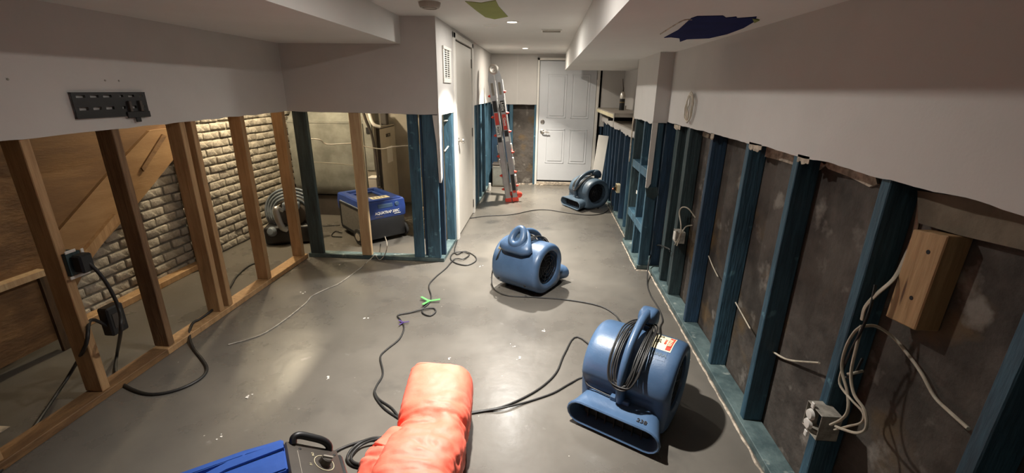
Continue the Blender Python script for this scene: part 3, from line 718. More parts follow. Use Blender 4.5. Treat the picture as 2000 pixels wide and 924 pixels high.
# sockets and boxes
def gang_box(label, loc, sx, sy, sz, m='box'):
    e = tag(empty('outlet_box', loc), label, 'outlet box')
    bm = bmesh.new(); t = .003
    for b in ((0, sx, 0, t, 0, sz), (0, sx, sy-t, sy, 0, sz), (0, sx, 0, sy, 0, t), (0, sx, 0, sy, sz-t, sz), (sx-t, sx, 0, sy, 0, sz)): box(bm, *b, r=.001)
    finish('back_box', bm, m, e)
    return e
e = gang_box('brass coloured outlet box with a glowing red plug in the alcove', (.93, 5.53, .335), .05, .13, .10, 'label')
boxobj('socket', (.0, .02, .02, .11, .01, .09), 'amber', e, r=.004)
boxobj('plug', (-.035, .0, .07, .11, .01, .06), 'black', e, r=.006)
bm = bmesh.new(); lathe(bm, [(0, .006), (.006, .005), (.008, 0)], 12, frame((-.035, .09, .035), (0, 0, 1), (-1, 0, 0))); finish('indicator', bm, 'redglow', e, 60)
e = gang_box('black outlet with white plate edge between the blue blocking', (.93, 4.30, .52), .05, .07, .10, 'black')
boxobj('plate', (-.004, .0, -.005, .075, .07, .105), 'white', e, r=.002)
e = gang_box('pale outlet box on the middle stud of the right wall', (.985, 3.12, .50), .06, .10, .085)
boxobj('socket', (-.004, .02, .015, .085, .01, .075), 'white', e, r=.004)
boxobj('clamp', (-.012, .0, -.004, .012, .02, .10), 'box', e, r=.003)
e = gang_box('cream outlet box with torn white receptacle on the nearest stud', (.965, 1.29, .42), .07, .085, .10)
bm = bmesh.new()
for z in (.03, .068): 
    lathe(bm, [(0, .012), (.016, .010), (.020, 0)], 16, frame((-.0, .05, z), (0, 0, 1), (-1, 0, 0)))
finish('receptacle', bm, 'white', e, 40)
bm = bmesh.new()
for z in (-.012, .105): box(bm, -.006, 0, .042, .058, z-.012, z+.012, r=.002)
finish('mounting_ear', bm, 'white', e)
e = gang_box('dark outlet box behind the black adaptor on the left studs', (-2.285, 1.765, (-2.24, 1.803, 0.733)[2]-.05), .07, .07, .11, 'bluegrey')
bm = bmesh.new(); box(bm, .07, .075, -.01, .085, -.015, .0, r=.002); box(bm, .07, .075, .07, .085, -.01, .115, r=.002); box(bm, .07, .075, -.0, .05, .11, .125, r=.002); finish('broken_plate', bm, 'white', e)
boxobj('adaptor', (.075, .125, .012, .075, .01, .10), 'black', e, r=.008)
e2 = tag(empty('power_adaptor_block', (-2.30, 1.93, .30)), 'black power block hanging below the left outlet', 'adaptor')
boxobj('body', (0, .06, -.04, .055, -.02, .14), 'black', e2, r=.008); boxobj('label_plate', (.06, .062, -.02, .035, .02, .10), 'furndk', e2)

# ------------------------------------------------------------------ small timber block on the concrete
bm = bmesh.new(); prism(bm, [(1.26, 1.194), (1.151, 1.209), (1.156, 0.932), (1.262, 0.919)], 'x', 1.04, 1.105)
bmesh.ops.bevel(bm, geom=list(bm.edges), offset=.003, segments=1, affect='EDGES')
e = finish('timber_block', bm, 'wood'); tag(e, 'short orange timber block with two bolt holes on the foundation', 'block')
for (y, z) in ((1.191, 1.151), (1.196, 1.012)):
    bm = bmesh.new(); lathe(bm, [(0, .001), (.006, .001), (.0062, 0)], 14, frame((1.04, y, z), (0, 0, 1), (-1, 0, 0))); finish('bolt_hole', bm, 'dark', e)

# ------------------------------------------------------------------ utility room
e = tag(empty('duct_tank', (-3.05, 5.15, 0)), 'large galvanised sheet metal plenum in the utility room', 'plenum')
def prof_box(name, pts, x0, x1, m, parent):   # profile in (y, z)
    bm = bmesh.new(); prism(bm, pts, 'x', x0, x1); bmesh.ops.bevel(bm, geom=list(bm.edges), offset=.01, segments=2, affect='EDGES'); return finish(name, bm, m, parent, 40)
prof_box('casing', [(.0, .42), (.03, .34), (.12, .27), (.75, .25), (.75, 1.17), (.0, 1.17)], 0, .93, 'galv', e)
prof_box('shoulder', [(.0, 1.17), (.75, 1.17), (.6, 1.30), (.14, 1.30)], .0, .93, 'galv', e)
boxobj('riser', (.05, .75, .16, .6, 1.30, 2.1), 'galv', e)
boxobj('seam', (0, .935, -.006, .0, 1.155, 1.18), 'galv', e)
boxobj('base', (.1, .9, .12, .7, 0, .26), 'furndk', e)
e = tag(empty('furnace', (-2.105, 5.06, 0)), 'grey furnace cabinet behind the pale stud', 'furnace')
boxobj('cabinet', (0, .12, .05, .13, 0, 1.42), 'furn', e, r=.005)
boxobj('door_panel', (.01, .105, .035, .05, .62, 1.2), 'galv', e, r=.003)
boxobj('gas_valve', (.05, .15, -.06, .05, .42, .54), 'shelf', e, r=.006)
boxobj('valve_cap', (.05, .15, -.065, .05, .54, .56), 'white', e, r=.004)
boxobj('controller', (.06, .17, -.02, .05, .28, .41), 'furn', e, r=.004)
boxobj('switch', (.04, .09, .02, .036, 1.05, 1.12), 'black', e, r=.002)
e = tag(empty('water_heater_cabinet', (-1.93, 5.20, 0)), 'tall dark brown enamel cabinet in the utility room', 'cabinet')
boxobj('cabinet', (-.13, -.025, 0, .55, 0, 1.10), 'furndk', e, r=.004)
boxobj('service_panel', (-.025, -.018, .01, .545, .01, 1.09), 'furnlit', e, r=.003)  # paler colour imitates light falling on this side of the dark cabinet
boxobj('top_flange', (-.135, -.015, -.008, .555, 1.10, 1.118), 'shelf', e, r=.002)
boxobj('data_label', (-.018, -.016, .20, .40, .66, .86), 'wlabel', e)
boxobj('emblem', (-.018, -.015, .20, .36, .98, 1.02), 'furndk', e, r=.002)
boxobj('emblem_stud', (-.015, -.012, .27, .31, .99, 1.01), 'chrome', e)
boxobj('vent_plate', (-.105, -.06, -.003, 0, .60, .70), 'shelf', e)
for k, P in enumerate(([(-2.02, 5.10, 1.36), (-2.0, 5.08, 1.25), (-1.96, 5.06, 1.16), (-1.90, 5.10, 1.125)], [(-1.97, 5.3, 1.125), (-1.972, 5.3, 1.6), (-1.972, 5.3, 2.08)])):
    bm = bmesh.new(); tube(bm, P, .019 if k == 0 else .012, 10); tag(finish('vent_pipe', bm, 'white', None, 50), ('short curved white pipe above the brown cabinet', 'straight thin white pipe rising from the brown cabinet')[k], 'pipe')
bm = bmesh.new(); tube(bm, [(-2.02, 4.90, 1.40), (-1.99, 4.92, 1.22), (-1.955, 4.97, 1.05), (-1.945, 5.0, .80), (-1.94, 5.02, .45)], .016, 8); tag(finish('black_hose', bm, 'furndk', None, 50), 'dark flexible hose running down between furnace and brown cabinet', 'hose')
bm = bmesh.new(); tube(bm, [(-2.05, 5.65, 1.46), (-1.9, 5.65, 1.42), (-1.72, 5.65, 1.42), (-1.6, 5.65, 1.55), (-1.58, 5.65, 2.05)], .085, 16); tag(finish('flue_duct', bm, 'shelf', None, 50), 'round pale duct elbow at the top of the utility opening', 'duct')
bm = bmesh.new(); box(bm, -2.05, -1.96, 5.50, 5.58, 1.119, 1.31, r=.01); tag(finish('relay_box', bm, 'furndk'), 'dark relay box above the brown cabinet', 'box')
tag(boxobj('plywood_sheet', (-1.76, -1.40, 5.85, 5.9, .0, .40), 'label', r=.004), 'pale plywood panel standing on the utility room floor', 'panel')
tag(boxobj('loose_plank', (-1.70, -1.02, 5.6, 5.65, .12, .17), 'wood2', r=.004), 'loose pale plank lying across behind the dehumidifier', 'plank').location.z = -.12
e = tag(empty('ceiling_bulb', (-2.62, 4.12, 2.1)), 'bare lit bulb in the utility room ceiling, hidden above the opening', 'light')
bm = bmesh.new(); lathe(bm, [(0, 0), (.05, 0), (.045, -.03), (.03, -.05), (.02, -.06)], 20); finish('holder', bm, 'white', e, 40)
bm = bmesh.new(); lathe(bm, [(.013, -.06), (.02, -.075), (.026, -.09), (.024, -.105), (.0, -.118)], 16); finish('bulb', bm, 'bulbglow', e, 40)
# thin cables strung through the jog wall studs
def cable(name, P, r, m, label, cat='cable', n=6, smooth=5, flat=None):
    return tag(tubeobj(name, P, r, m, n=n, smooth=smooth, flat=flat), label, cat)
cable('wall_cable', [(-2.128, 3.87, 1.114), (-2.001, 3.87, 1.107), (-1.935, 3.87, 1.068), (-1.698, 3.87, 1.082), (-1.597, 3.87, 1.057), (-1.445, 3.87, 1.038), (-1.35, 3.87, 1.058), (-1.164, 3.87, 1.076)], .005, 'wire', 'white cable sagging through the corner studs at waist height')
cable('wall_cable', [(-2.095, 3.88, 0.903), (-1.913, 3.88, 0.898), (-1.69, 3.88, 0.88)], .004, 'wire', 'lower thin white cable in front of the metal plenum')
cable('wall_pipe', [(-1.08, 3.895, 1.329), (-1.07, 3.895, 1.173), (-1.06, 3.895, 1.003)], .006, 'label', 'thin pale riser wire in the gap between the two blue studs')
cable('wall_cable', [(-0.95, 4.236, 1.267), (-0.95, 4.465, 1.242), (-0.95, 4.471, 1.122), (-0.95, 4.407, 1.028), (-0.95, 4.19, 0.985)], .007, 'wire', 'white cable bent behind the hanging drywall strip by the hall door')
cable('fish_wire', [(-3.09, 4.93, 1.9), (-3.085, 4.93, 1.25), (-3.08, 4.955, .98)], .005, 'black', 'thin dark cable hanging down the whitewashed brick', smooth=3)

# ------------------------------------------------------------------ blue dehumidifier behind the studs
dh = tag(empty('dehumidifier', (-1.79, 4.17, 0), math.radians(46)), 'royal blue and black dehumidifier behind the pale stud', 'dehumidifier')
bm = bmesh.new(); box(bm, .0, .43, .0, .47, .045, .275, r=.02, seg=2); finish('lower_shell', bm, 'black', dh, 40)
bm = bmesh.new(); loft(bm, [[(x, y, z) for x, y in ((a, a), (.43-a, a), (.43-a, .47-a), (a, .47-a))] for a, z in ((.004, .26), (-.004, .275), (-.006, .36), (.0, .44), (.012, .455), (.04, .46), (.06, .458), (.07, .40))], cap=(True, True))
us = finish('upper_shell', bm, 'aqua', dh, 30)
boxobj('top_tray', (.075, .355, .12, .40, .401, .41), 'furndk', us)
bm = bmesh.new(); tube(bm, [(.10, .16, .43), (.10, .38, .43), (.33, .38, .43), (.33, .16, .43)], .013, 8, True, 1); finish('tray_rim', bm, 'aqua', us, 40)
boxobj('control_bridge', (.03, .40, .005, .125, .445, .466), 'aqua', us, r=.006)
cl_ = boxobj('control_label', (.12, .30, .03, .10, .466, .468), 'label', us)
for k in range(4): boxobj('button', (.14+k*.035, .16+k*.035, .05, .08, .468, .471), 'furn', cl_)
boxobj('grip_recess', (.14, .30, -.008, .004, .37, .415), 'hose', us, r=.006).data.materials[0] = M['mblue']
bm = bmesh.new(); lathe(bm, [(0, .006), (.02, .006), (.024, 0)], 18, frame((.345, -.004, .40), (0, 0, 1), (0, -1, 0))); finish('latch', bm, 'mblue', us, 40)
text('AQUATRAP 200C', .040, frame((.235, -.0085, .325), (1, 0, 0), (0, -1, 0)), 'wlabel', dh, sx=.84, bold=.0008)
text('restoration', .020, frame((.15, -.0085, .29), (1, 0, 0), (0, -1, 0)), 'amber', dh)
boxobj('underline', (.31, .38, -.008, -.005, .295, .300), 'wlabel', dh)
bm = bmesh.new()
for b in ((-.012, .0, .03, .44, .08, .10), (-.012, .0, .03, .44, .345, .365), (-.012, 0, .03, .055, .10, .345), (-.012, 0, .415, .44, .10, .345)): box(bm, *b, r=.003)
finish('filter_frame', bm, 'black', dh); boxobj('filter', (-.008, -.001, .055, .415, .10, .345), 'greyfilter', dh)
boxobj('filter_rail', (-.014, -.004, .05, .42, .372, .380), 'hose', dh)
for (x, y) in ((-.028, .07), (.458, .09)):
    bm = bmesh.new(); lathe(bm, [(0, -.018), (.075, -.018), (.082, -.010), (.082, .012), (.07, .018), (.05, .014), (.045, .02), (0, .02)], 28, frame((x, y, .082), (0, 0, 1), (1 if x > .1 else -1, 0, 0)))
    w = finish('wheel', bm, 'rubber', dh, 40)
    bm = bmesh.new(); lathe(bm, [(0, .024), (.038, .022), (.044, .016)], 20, frame((x, y, .082), (0, 0, 1), (1 if x > .1 else -1, 0, 0))); finish('hub', bm, 'shelf', w, 40)
for x in (.05, .38): boxobj('foot', (x-.015, x+.015, .40, .44, 0, .05), 'black', dh, r=.004)
cable('drain_hose', [(-1.619, 4.24, 0.088), (-1.458, 3.853, 0.14), (-1.476, 3.827, 0.05), (-1.518, 3.783, 0.008), (-1.563, 3.804, 0.045), (-1.57, 3.719, 0.046), (-1.574, 3.618, 0.045), (-1.617, 3.599, 0.006), (-1.659, 3.259, 0.005), (-1.709, 3.143, 0.005), (-1.766, 2.996, 0.005), (-1.754, 2.874, 0.005), (-1.765, 2.637, 0.005), (-1.799, 2.44, 0.005), (-1.869, 2.344, 0.005), (-1.942, 2.283, 0.005)], .0042, 'box', 'thin pale drain tube running from the dehumidifier across the floor', 'tube', smooth=4)

# ------------------------------------------------------------------ coiled hose machine in the storage space
e = tag(empty('hose_coil_machine', (-2.66, 4.24, 0), math.radians(20)), 'dark portable extractor with coiled grey hose beside the brick wall', 'machine')
bm = bmesh.new(); box(bm, -.2, .24, -.14, .22, .01, .20, r=.03, seg=3); finish('base', bm, 'black', e, 40)
bm = bmesh.new(); lathe(bm, [(0, -.14), (.12, -.14), (.15, -.11), (.155, .08), (.12, .12), (0, .13)], 28, frame((.08, .05, .30), (0, 0, 1), (0, -1, 0))); finish('drum', bm, 'furndk', e, 40)
for k in range(4):
    R = .25-.028*k
    tubeobj('hose', [(.06+R*math.cos(a), .04-.03*k+.015*math.sin(3*a), .32+R*.95*math.sin(a)) for a in [i*math.pi/8 for i in range(-1, 12)]], .0135, 'hose', e, n=8, smooth=3)
bm = bmesh.new(); tube(bm, [(.0, -.12, .36), (-.045, -.16, .40), (-.04, -.17, .30), (-.015, -.17, .20), (.02, -.15, .16)], lambda t: .020+.012*math.sin(t*3), 10); finish('chrome_handle', bm, 'alu', e, 50)
boxobj('lid', (.0, .16, -.13, -.02, .36, .44), 'hose', e, r=.02, seg=2)
bm = bmesh.new(); lathe(bm, [(0, .05), (.03, .045), (.05, .02), (.052, -.03)], 18, frame((-.12, -.12, .15), (0, 0, 1), (-.3, -1, .3))); finish('cap', bm, 'hose', e, 40)

# ------------------------------------------------------------------ stair underside and boards in the storage space
st = tag(empty('stair_underside', (0, 0, 0)), 'orange brown boarded underside of the stairs behind the left studs', 'stairs')
def xz(name, P, x0, x1, m): return prismobj(name, P, 'x', x0, x1, m, st)
xz('plywood', [(3.454, 1.324), (3.369, 1.029), (2.941, 0.712), (2.601, 0.512), (2.401, 0.301), (2.15, .30), (1.2, .30), (1.2, 1.7), (3.35, 1.7)], -3.02, -3.0, 'ply')
xz('stringer', [(3.389, 1.229), (3.349, 0.983), (2.923, 0.702), (2.507, 0.456), (2.317, 0.304), (2.322, 0.645), (2.771, 0.954), (3.197, 1.225)], -3.0, -2.975, 'stairply')
xz('cleat', [(3.291, 1.19), (3.325, 1.172), (3.053, 0.94), (3.04, 0.969)], -2.975, -2.962, 'oldwood')
xz('cleat', [(2.735, 0.7), (2.761, 0.656), (2.473, 0.445), (2.453, 0.514)], -2.975, -2.945, 'wood')
xz('side_board', [(1.0, .08), (2.22, .08), (2.30, 1.62), (1.0, 1.62)], -2.93, -2.90, 'oldwood')
xz('ledge_board', [(1.2, .50), (2.15, .50), (2.15, .535), (1.2, .535)], -2.90, -2.84, 'wood2')
xz('edge_board', [(2.13, .0), (2.17, .0), (2.17, .52), (2.13, .52)], -2.90, -2.88, 'darkwood')
bs = tag(empty('brick_wall_sleeper', (-3.06, 0, 0)), 'timber sleeper lying along the foot of the brick wall', 'sleeper')
boxobj('beam', (-.05, .04, 2.35, 3.72, 0, .05), 'wood', bs, r=.004)
tag(boxobj('dark_post', (-3.08, -3.01, 3.46, 3.53, .05, 1.7), 'darkwood', r=.003), 'dark upright post against the brick wall behind the studs', 'post')
tag(boxobj('short_lath', (-2.99, -2.96, 3.44, 3.50, .05, .76), 'wood2', r=.003), 'short pale lath standing beside the dark post', 'lath')
tag(boxobj('floor_scrap', (-2.75, -2.48, 1.28, 1.52, 0, .006), 'gyps', r=.001), 'pinkish flat scrap lying on the storage floor at left', 'scrap')

# ------------------------------------------------------------------ foreground dehumidifier
dh.scale = (1.05, 1.42, 1.0)
u = Vector((.80, .60, 0)); v = Vector((.60, -.80, 0))
fg = tag(empty('dehumidifier', (-.702, .952, .012), math.atan2(.59, .81)), 'bright blue dehumidifier with black control panel at the bottom edge', 'dehumidifier')
def ub(name, b, m, r=.0, seg=1, parent=fg): return boxobj(name, b, m, parent, r=r, seg=seg, smooth=40)
ub('body', (-.62, .0, -.40, .0, .06, .585), 'fgblue', .02, 3)
ub('body_end', (-.01, .14, -.40, .0, .06, .475), 'black', .01, 2)
bm = bmesh.new()
prism(bm, [(-.62, .575), (-.14, .575), (-.005, .575), (-.005, .600), (-.10, .604), (-.62, .604)], 'y', -.022, -.002)
prism(bm, [(-.30, .575), (-.005, .575), (-.005, .597), (-.30, .60)], 'y', -.12, -.030)
bmesh.ops.bevel(bm, geom=list(bm.edges), offset=.004, segments=2, affect='EDGES')
tp = finish('top_moulding', bm, 'fgblue', fg, 40)
prismobj('ridge', [(-.62, -.42), (-.62, -.16), (-.13, -.022), (-.006, -.022), (-.006, -.045), (-.14, -.05), (-.6, -.2)], 'z', .58, .605, 'fgblue', fg)
# sloping control panel
ca, sa = math.cos(math.atan2(.10, .13)), math.sin(math.atan2(.10, .13))
PM = Matrix.Translation((.0, 0, .592)) @ Matrix.Rotation(math.atan2(.10, .13), 4, 'Y')
def pobj(name, bm, m, sm=None, parent=None):
    bmesh.ops.transform(bm, matrix=PM, verts=bm.verts); return finish(name, bm, m, parent or fg, sm)
bm = bmesh.new(); box(bm, .002, .162, -.38, -.004, -.03, 0, r=.005, seg=2); cp = pobj('control_panel', bm, 'furndk', 40)
bm = bmesh.new(); lathe(bm, [(.029, .0005), (.029, .0015), (.0305, .0015), (.0305, .0005)], 28, Matrix.Translation((.105, -.075, 0))); dial = pobj('dial_ring', bm, 'label', 40, cp)
bm = bmesh.new(); lathe(bm, [(0, .020), (.013, .020), (.016, .017), (.017, .002), (.019, 0)], 20, Matrix.Translation((.105, -.075, 0))); pobj('knob', bm, 'furndk', 40, cp)
bm = bmesh.new(); box(bm, .090, .120, -.078, -.072, .020, .024, r=.001); pobj('knob_pointer', bm, 'shelf', None, cp)
for k, (s, x, y) in enumerate((('10', .062, -.088), ('80', .135, -.115), ('ON', .075, -.045), ('MAX', .12, -.165))):
    text(s, .010, PM @ frame((x, y, .0008), (0, -1, 0), (0, 0, 1)), 'label', cp, depth=.0004)
bm = bmesh.new(); box(bm, .030, .0315, -.20, -.04, .0, .0008); pobj('panel_line', bm, 'shelf', None, cp)
bm = bmesh.new(); lathe(bm, [(0, .002), (.004, .001), (.0045, 0)], 10, Matrix.Translation((.04, -.03, 0))); lathe(bm, [(0, .002), (.004, .001), (.0045, 0)], 10, Matrix.Translation((.148, -.03, 0))); pobj('panel_screw', bm, 'black', 40, cp)
tubeobj('handle', [tuple(PM @ Vector(p)) for p in ((.022, -.012, .0), (.018, -.004, .012), (.030, .0, .020), (.06, .0, .021), (.105, .0, .018), (.130, -.002, .008), (.138, -.008, -.006))], .0105, 'black', fg, n=10)
for x, y in ((-.55, -.05), (-.55, -.35)):
    ub('foot', (x-.03, x+.03, y-.03, y+.03, -.012, .07), 'black', .01)
for x, y in ((.05, -.06), (.05, -.34)):
    ub('foot', (x-.03, x+.03, y-.03, y+.03, -.012, .07), 'black', .01)

# ------------------------------------------------------------------ orange inflated bag
bg_ = tag(empty('orange_bag', (-.45, 1.6, 0)), 'bright orange nylon sack lying on the floor in the foreground', 'bag')
def sack(name, path, rad, parent, seed, squash=.92, n=72, amp=1.0):
    Q = catmull(path, 16); K = len(Q); rings = []
    for i, q in enumerate(Q):
        t = (Q[min(i+1, K-1)]-Q[max(i-1, 0)]).normalized(); s = t.cross(Vector((0, 0, 1))).normalized(); w = s.cross(t)
        f = i/(K-1)*(len(rad)-1); k = min(int(f), len(rad)-2); f -= k; f = f*f*(3-2*f); r = rad[k]*(1-f)+rad[k+1]*f
        ring = []
        for j in range(n):
            a = 2*math.pi*j/n; c, d = math.cos(a), math.sin(a)
            sq = 1/(abs(c)**3.6+abs(d)**3.6)**(1/3.6)
            p = q+(s*c+w*d*squash)*r*(.35+.65*sq)*.93
            q1 = Vector((p.x*5+seed, p.y*11, p.z*5)); q2 = Vector((p.x*13, p.y*26+seed, p.z*13))
            wr_ = .014*noise.noise(q1)-.011*max(0, .35-abs(noise.noise(q2)))/.35-.008*max(0, .3-abs(noise.noise(q1*1.7+Vector((3, 1, 2)))))/.3+.0035*noise.noise(Vector((p.x*48, p.y*30, p.z*40)))
            wr_ -= .016*math.exp(-((i/(K-1)-.50)/.018)**2)*(.6+.4*math.sin(a*3))
            if i/(K-1) < .03: wr_ += .018*math.sin(2*a+.6)
            p = p+(s*c+w*d)*wr_*amp*(.22 if i/(K-1) < .3 else .22+.5*min(1, (i/(K-1)-.3)/.2))
            p.z = max(p.z, .002)
            ring.append(p)
        rings.append(ring)
    bm = bmesh.new(); loft(bm, rings); 
    o = finish(name, bm, 'orange', parent, 180); return o
L0 = Vector((-.45, 1.6, 0))
def rel(p): return tuple(Vector(p)-L0)
P_ = [rel((-0.448, 1.782, 0.24)), rel((-0.45, 1.745, 0.22)), rel((-0.436, 1.597, 0.19)), rel((-0.423, 1.466, 0.17)), rel((-0.413, 1.357, 0.17)), rel((-0.432, 1.257, 0.17)), rel((-0.423, 1.129, 0.17))]
sack('sack', P_, [.146, .162, .168, .168, .150, .165, .17, .165], bg_, 1.0)
P_ = [rel((-0.461, 1.411, 0.17)), rel((-0.486, 1.371, 0.16)), rel((-0.503, 1.323, 0.14)), rel((-0.521, 1.261, 0.12)), rel((-0.515, 1.184, 0.12))]
sack('fold', P_, [.09, .14, .165, .165, .13], bg_, 5.0)

# ------------------------------------------------------------------ cords on the floor
z1 = .006
cable('extension_cord', [(-0.899, 4.429, 0.006), (-0.87, 4.142, 0.006), (-0.818, 4.01, 0.008), (-0.759, 4.109, 0.006), (-0.642, 3.992, 0.006), (-0.611, 3.858, 0.006), (-0.676, 3.748, 0.006), (-0.789, 3.787, 0.006), (-0.861, 3.899, 0.006), (-0.859, 4.038, 0.012), (-0.768, 4.072, 0.014), (-0.699, 4.028, 0.006), (-0.732, 3.873, 0.016), (-0.815, 3.87, 0.014), (-0.854, 3.642, 0.006), (-0.896, 3.464, 0.006), (-0.913, 3.281, 0.006), (-0.846, 3.086, 0.006), (-0.832, 2.964, 0.006), (-0.854, 2.871, 0.006), (-0.835, 2.801, 0.006), (-0.774, 2.769, 0.006), (-0.749, 2.833, 0.006), (-0.78, 2.884, 0.007), (-0.834, 2.857, 0.014), (-0.933, 2.799, 0.006), (-1.005, 2.754, 0.006), (-0.961, 2.684, 0.006), (-0.909, 2.59, 0.006), (-0.895, 2.448, 0.006), (-0.935, 2.318, 0.006), (-0.944, 2.234, 0.006), (-0.872, 2.078, 0.006), (-0.868, 1.963, 0.006), (-0.85, 1.893, 0.006), (-0.767, 1.801, 0.006), (-0.665, 1.732, 0.006), (-0.568, 1.664, 0.006)], .0058, 'cord', 'long black cord winding up the floor from the bag to the hall door', 'cord', n=7)
cable('extension_cord', [(-0.863, 1.921, 0.006), (-0.816, 1.863, 0.006), (-0.728, 1.804, 0.006), (-0.648, 1.719, 0.006), (-0.547, 1.633, 0.006)], .0058, 'cord', 'second black strand branching off before it slips under the bag', 'cord', n=7)
cable('extension_cord', [(-0.359, 1.803, 0.006), (-0.296, 1.816, 0.006), (-0.17, 1.862, 0.006), (-0.043, 1.961, 0.006), (0.052, 2.069, 0.006), (0.12, 2.193, 0.006), (0.172, 2.382, 0.006), (0.264, 2.583, 0.006), (.42, 2.32, .04), (.47, 2.24, .26)], .0056, 'cord', 'upper black cord curving from the bag to behind the foreground air mover', 'cord', n=7)
cable('extension_cord', [(-0.356, 1.788, 0.006), (-0.258, 1.822, 0.007), (-0.156, 1.848, 0.015), (-0.041, 1.913, 0.006), (0.093, 1.995, 0.006), (0.185, 2.082, 0.006), (0.269, 2.146, 0.012), (.30, 2.02, .10), (.30, 1.98, .17)], .0052, 'cord', 'lower black cord running straight from the bag to the foreground nozzle', 'cord', n=7)
cable('extension_cord', [(-0.906, 5.313, 0.006), (-0.713, 5.432, 0.006), (-0.39, 5.545, 0.006), (-0.129, 5.785, 0.006), (0.079, 5.838, 0.006), (0.35, 5.711, 0.006), (0.615, 5.641, 0.006), (0.83, 5.77, 0.006), (0.986, 6.161, 0.01), (.90, 5.6, .10), (.875, 5.61, .28), (.89, 5.61, .37)], .0052, 'cord', 'black cord crossing the hall floor behind the far air mover', 'cord', n=7)
cable('extension_cord', [(-0.241, 3.45, 0.418), (-0.298, 3.38, 0.378), (-0.338, 3.25, 0.3), (-0.398, 3.407, 0.1), (-0.391, 3.314, 0.02), (-0.334, 3.212, 0.006), (-0.233, 3.148, 0.006), (-0.011, 3.143, 0.006), (0.229, 3.122, 0.006), (0.439, 3.056, 0.006), (0.539, 2.952, 0.006), (0.573, 2.775, 0.03), (.50, 2.14, .30), (.50, 2.08, .415)], .0052, 'cord', 'black cord from the middle air mover along the floor to the foreground one', 'cord', n=7)
cable('extension_cord', [(1.0, 3.266, 0.383), (.985, 3.3, .40), (1.051, 3.874, 0.22), (0.988, 3.815, 0.1), (0.919, 3.533, 0.01), (0.891, 3.288, 0.006), (0.9, 3.068, 0.006), (0.886, 2.87, 0.006), (0.825, 2.712, 0.02), (.66, 2.13, .18), (.60, 2.10, .34)], .0055, 'cord', 'black cord dropping from the right wall outlet to the floor', 'cord', n=7)
cable('extension_cord', [(-0.896, 1.461, 0.02), (-0.868, 1.521, 0.006), (-0.803, 1.566, 0.006), (-0.719, 1.599, 0.006), (-0.624, 1.643, 0.006)], .0066, 'cord', 'black cord between the foreground dehumidifier and the bag', 'cord', n=7)
cable('extension_cord', [(-0.64, 1.545, 0.008), (-0.676, 1.582, 0.008), (-0.727, 1.591, 0.016), (-0.791, 1.565, 0.008), (-0.817, 1.515, 0.008), (-0.812, 1.466, 0.008), (-0.772, 1.436, 0.008), (-0.714, 1.433, 0.008), (-0.66, 1.47, 0.008), (-0.619, 1.519, 0.02), (-0.656, 1.56, 0.018), (-0.711, 1.57, 0.028), (-0.774, 1.544, 0.018), (-0.796, 1.494, 0.018), (-0.788, 1.455, 0.018), (-0.747, 1.434, 0.02), (-0.682, 1.44, 0.02)], .0062, 'cord', 'small looped coil of black cord left of the bag', 'cord', n=7)
cable('extension_cord', [(-2.175, 1.81, (-2.24, 1.803, 0.733)[2]+.02), (-2.15, 1.829, 0.687), (-2.13, 1.842, 0.6), (-2.12, 1.851, 0.468), (-2.08, 1.794, 0.385), (-2.498, 2.096, 0.03), (-2.377, 1.958, 0.01), (-2.226, 1.852, 0.007), (-2.031, 1.793, 0.007), (-1.912, 1.837, 0.007), (-1.861, 1.93, 0.007), (-1.884, 2.022, 0.007), (-1.984, 2.114, 0.007), (-2.127, 2.222, 0.007), (-2.229, 2.325, 0.03), (-2.291, 2.434, 0.05), (-2.288, 2.504, 0.05), (-2.307, 2.666, 0.05), (-2.499, 3.085, 0.008), (-2.587, 3.287, 0.007), (-2.633, 3.514, 0.007), (-2.604, 3.617, 0.007)], .0085, 'cord', 'thick black cord looping from the left outlet over the floor and sole plate', 'cord', n=8)
cable('extension_cord', [(-2.27, 1.93, .29), (-2.26, 1.824, 0.417), (-2.2, 1.72, 0.345), (-2.467, 1.822, 0.1), (-2.438, 1.709, 0.05), (-2.365, 1.535, 0.01), (-2.271, 1.373, 0.008), (-2.217, 1.256, 0.008), (-2.189, 1.15, 0.008)], .0085, 'cord', 'thick black cord trailing to the bottom left corner', 'cord', n=8)
cable('extension_cord', [(-2.208, 4.506, 0.02), (-2.323, 4.587, 0.008), (-2.288, 4.425, 0.008), (-2.162, 4.403, 0.008)], .005, 'cord', 'short black cord loop at the foot of the blue dehumidifier', 'cord')
cable('extension_cord', [(-2.561, 4.765, 0.006), (-2.482, 4.795, 0.006), (-2.358, 4.784, 0.02)], .005, 'cord', 'black cord end left of the utility room dehumidifier', 'cord')
cable('black_cable', [(1.0, 1.279, 1.013), (0.99, 1.26, 0.948), (0.98, 1.253, 0.882), (0.98, 1.273, 0.78), (0.985, 1.286, 0.695), (1.0, 1.262, 0.703), (1.02, 1.27, 0.765)], .004, 'cord', 'thin black cable looped behind the white cables on the nearest stud', smooth=5)
# ties on the floor cord
for (px, m, lab, s) in (((-0.837, 2.986, 0.012), 'gtape', 'green cloth tie knotted on the floor cord', 1.0), ((-0.934, 2.647, 0.012), 'ptape', 'dark purple tie on the floor cord', .5)):
    e = tag(empty('cord_tie', px), lab, 'tie')
    for k, a in enumerate((.2, 2.6, -1.9)):
        bm = bmesh.new(); box(bm, 0, .085*s, -.010*s, .010*s, -.002, .002, r=.001, mtx=Matrix.Rotation(a, 4, 'Z') @ Matrix.Rotation(-.12, 4, 'Y')); finish('tail', bm, m, e)
    bm = bmesh.new(); lathe(bm, [(0, -.008), (.014*s, -.004), (.014*s, .005), (0, .01)], 8); finish('knot', bm, m, e, 60)

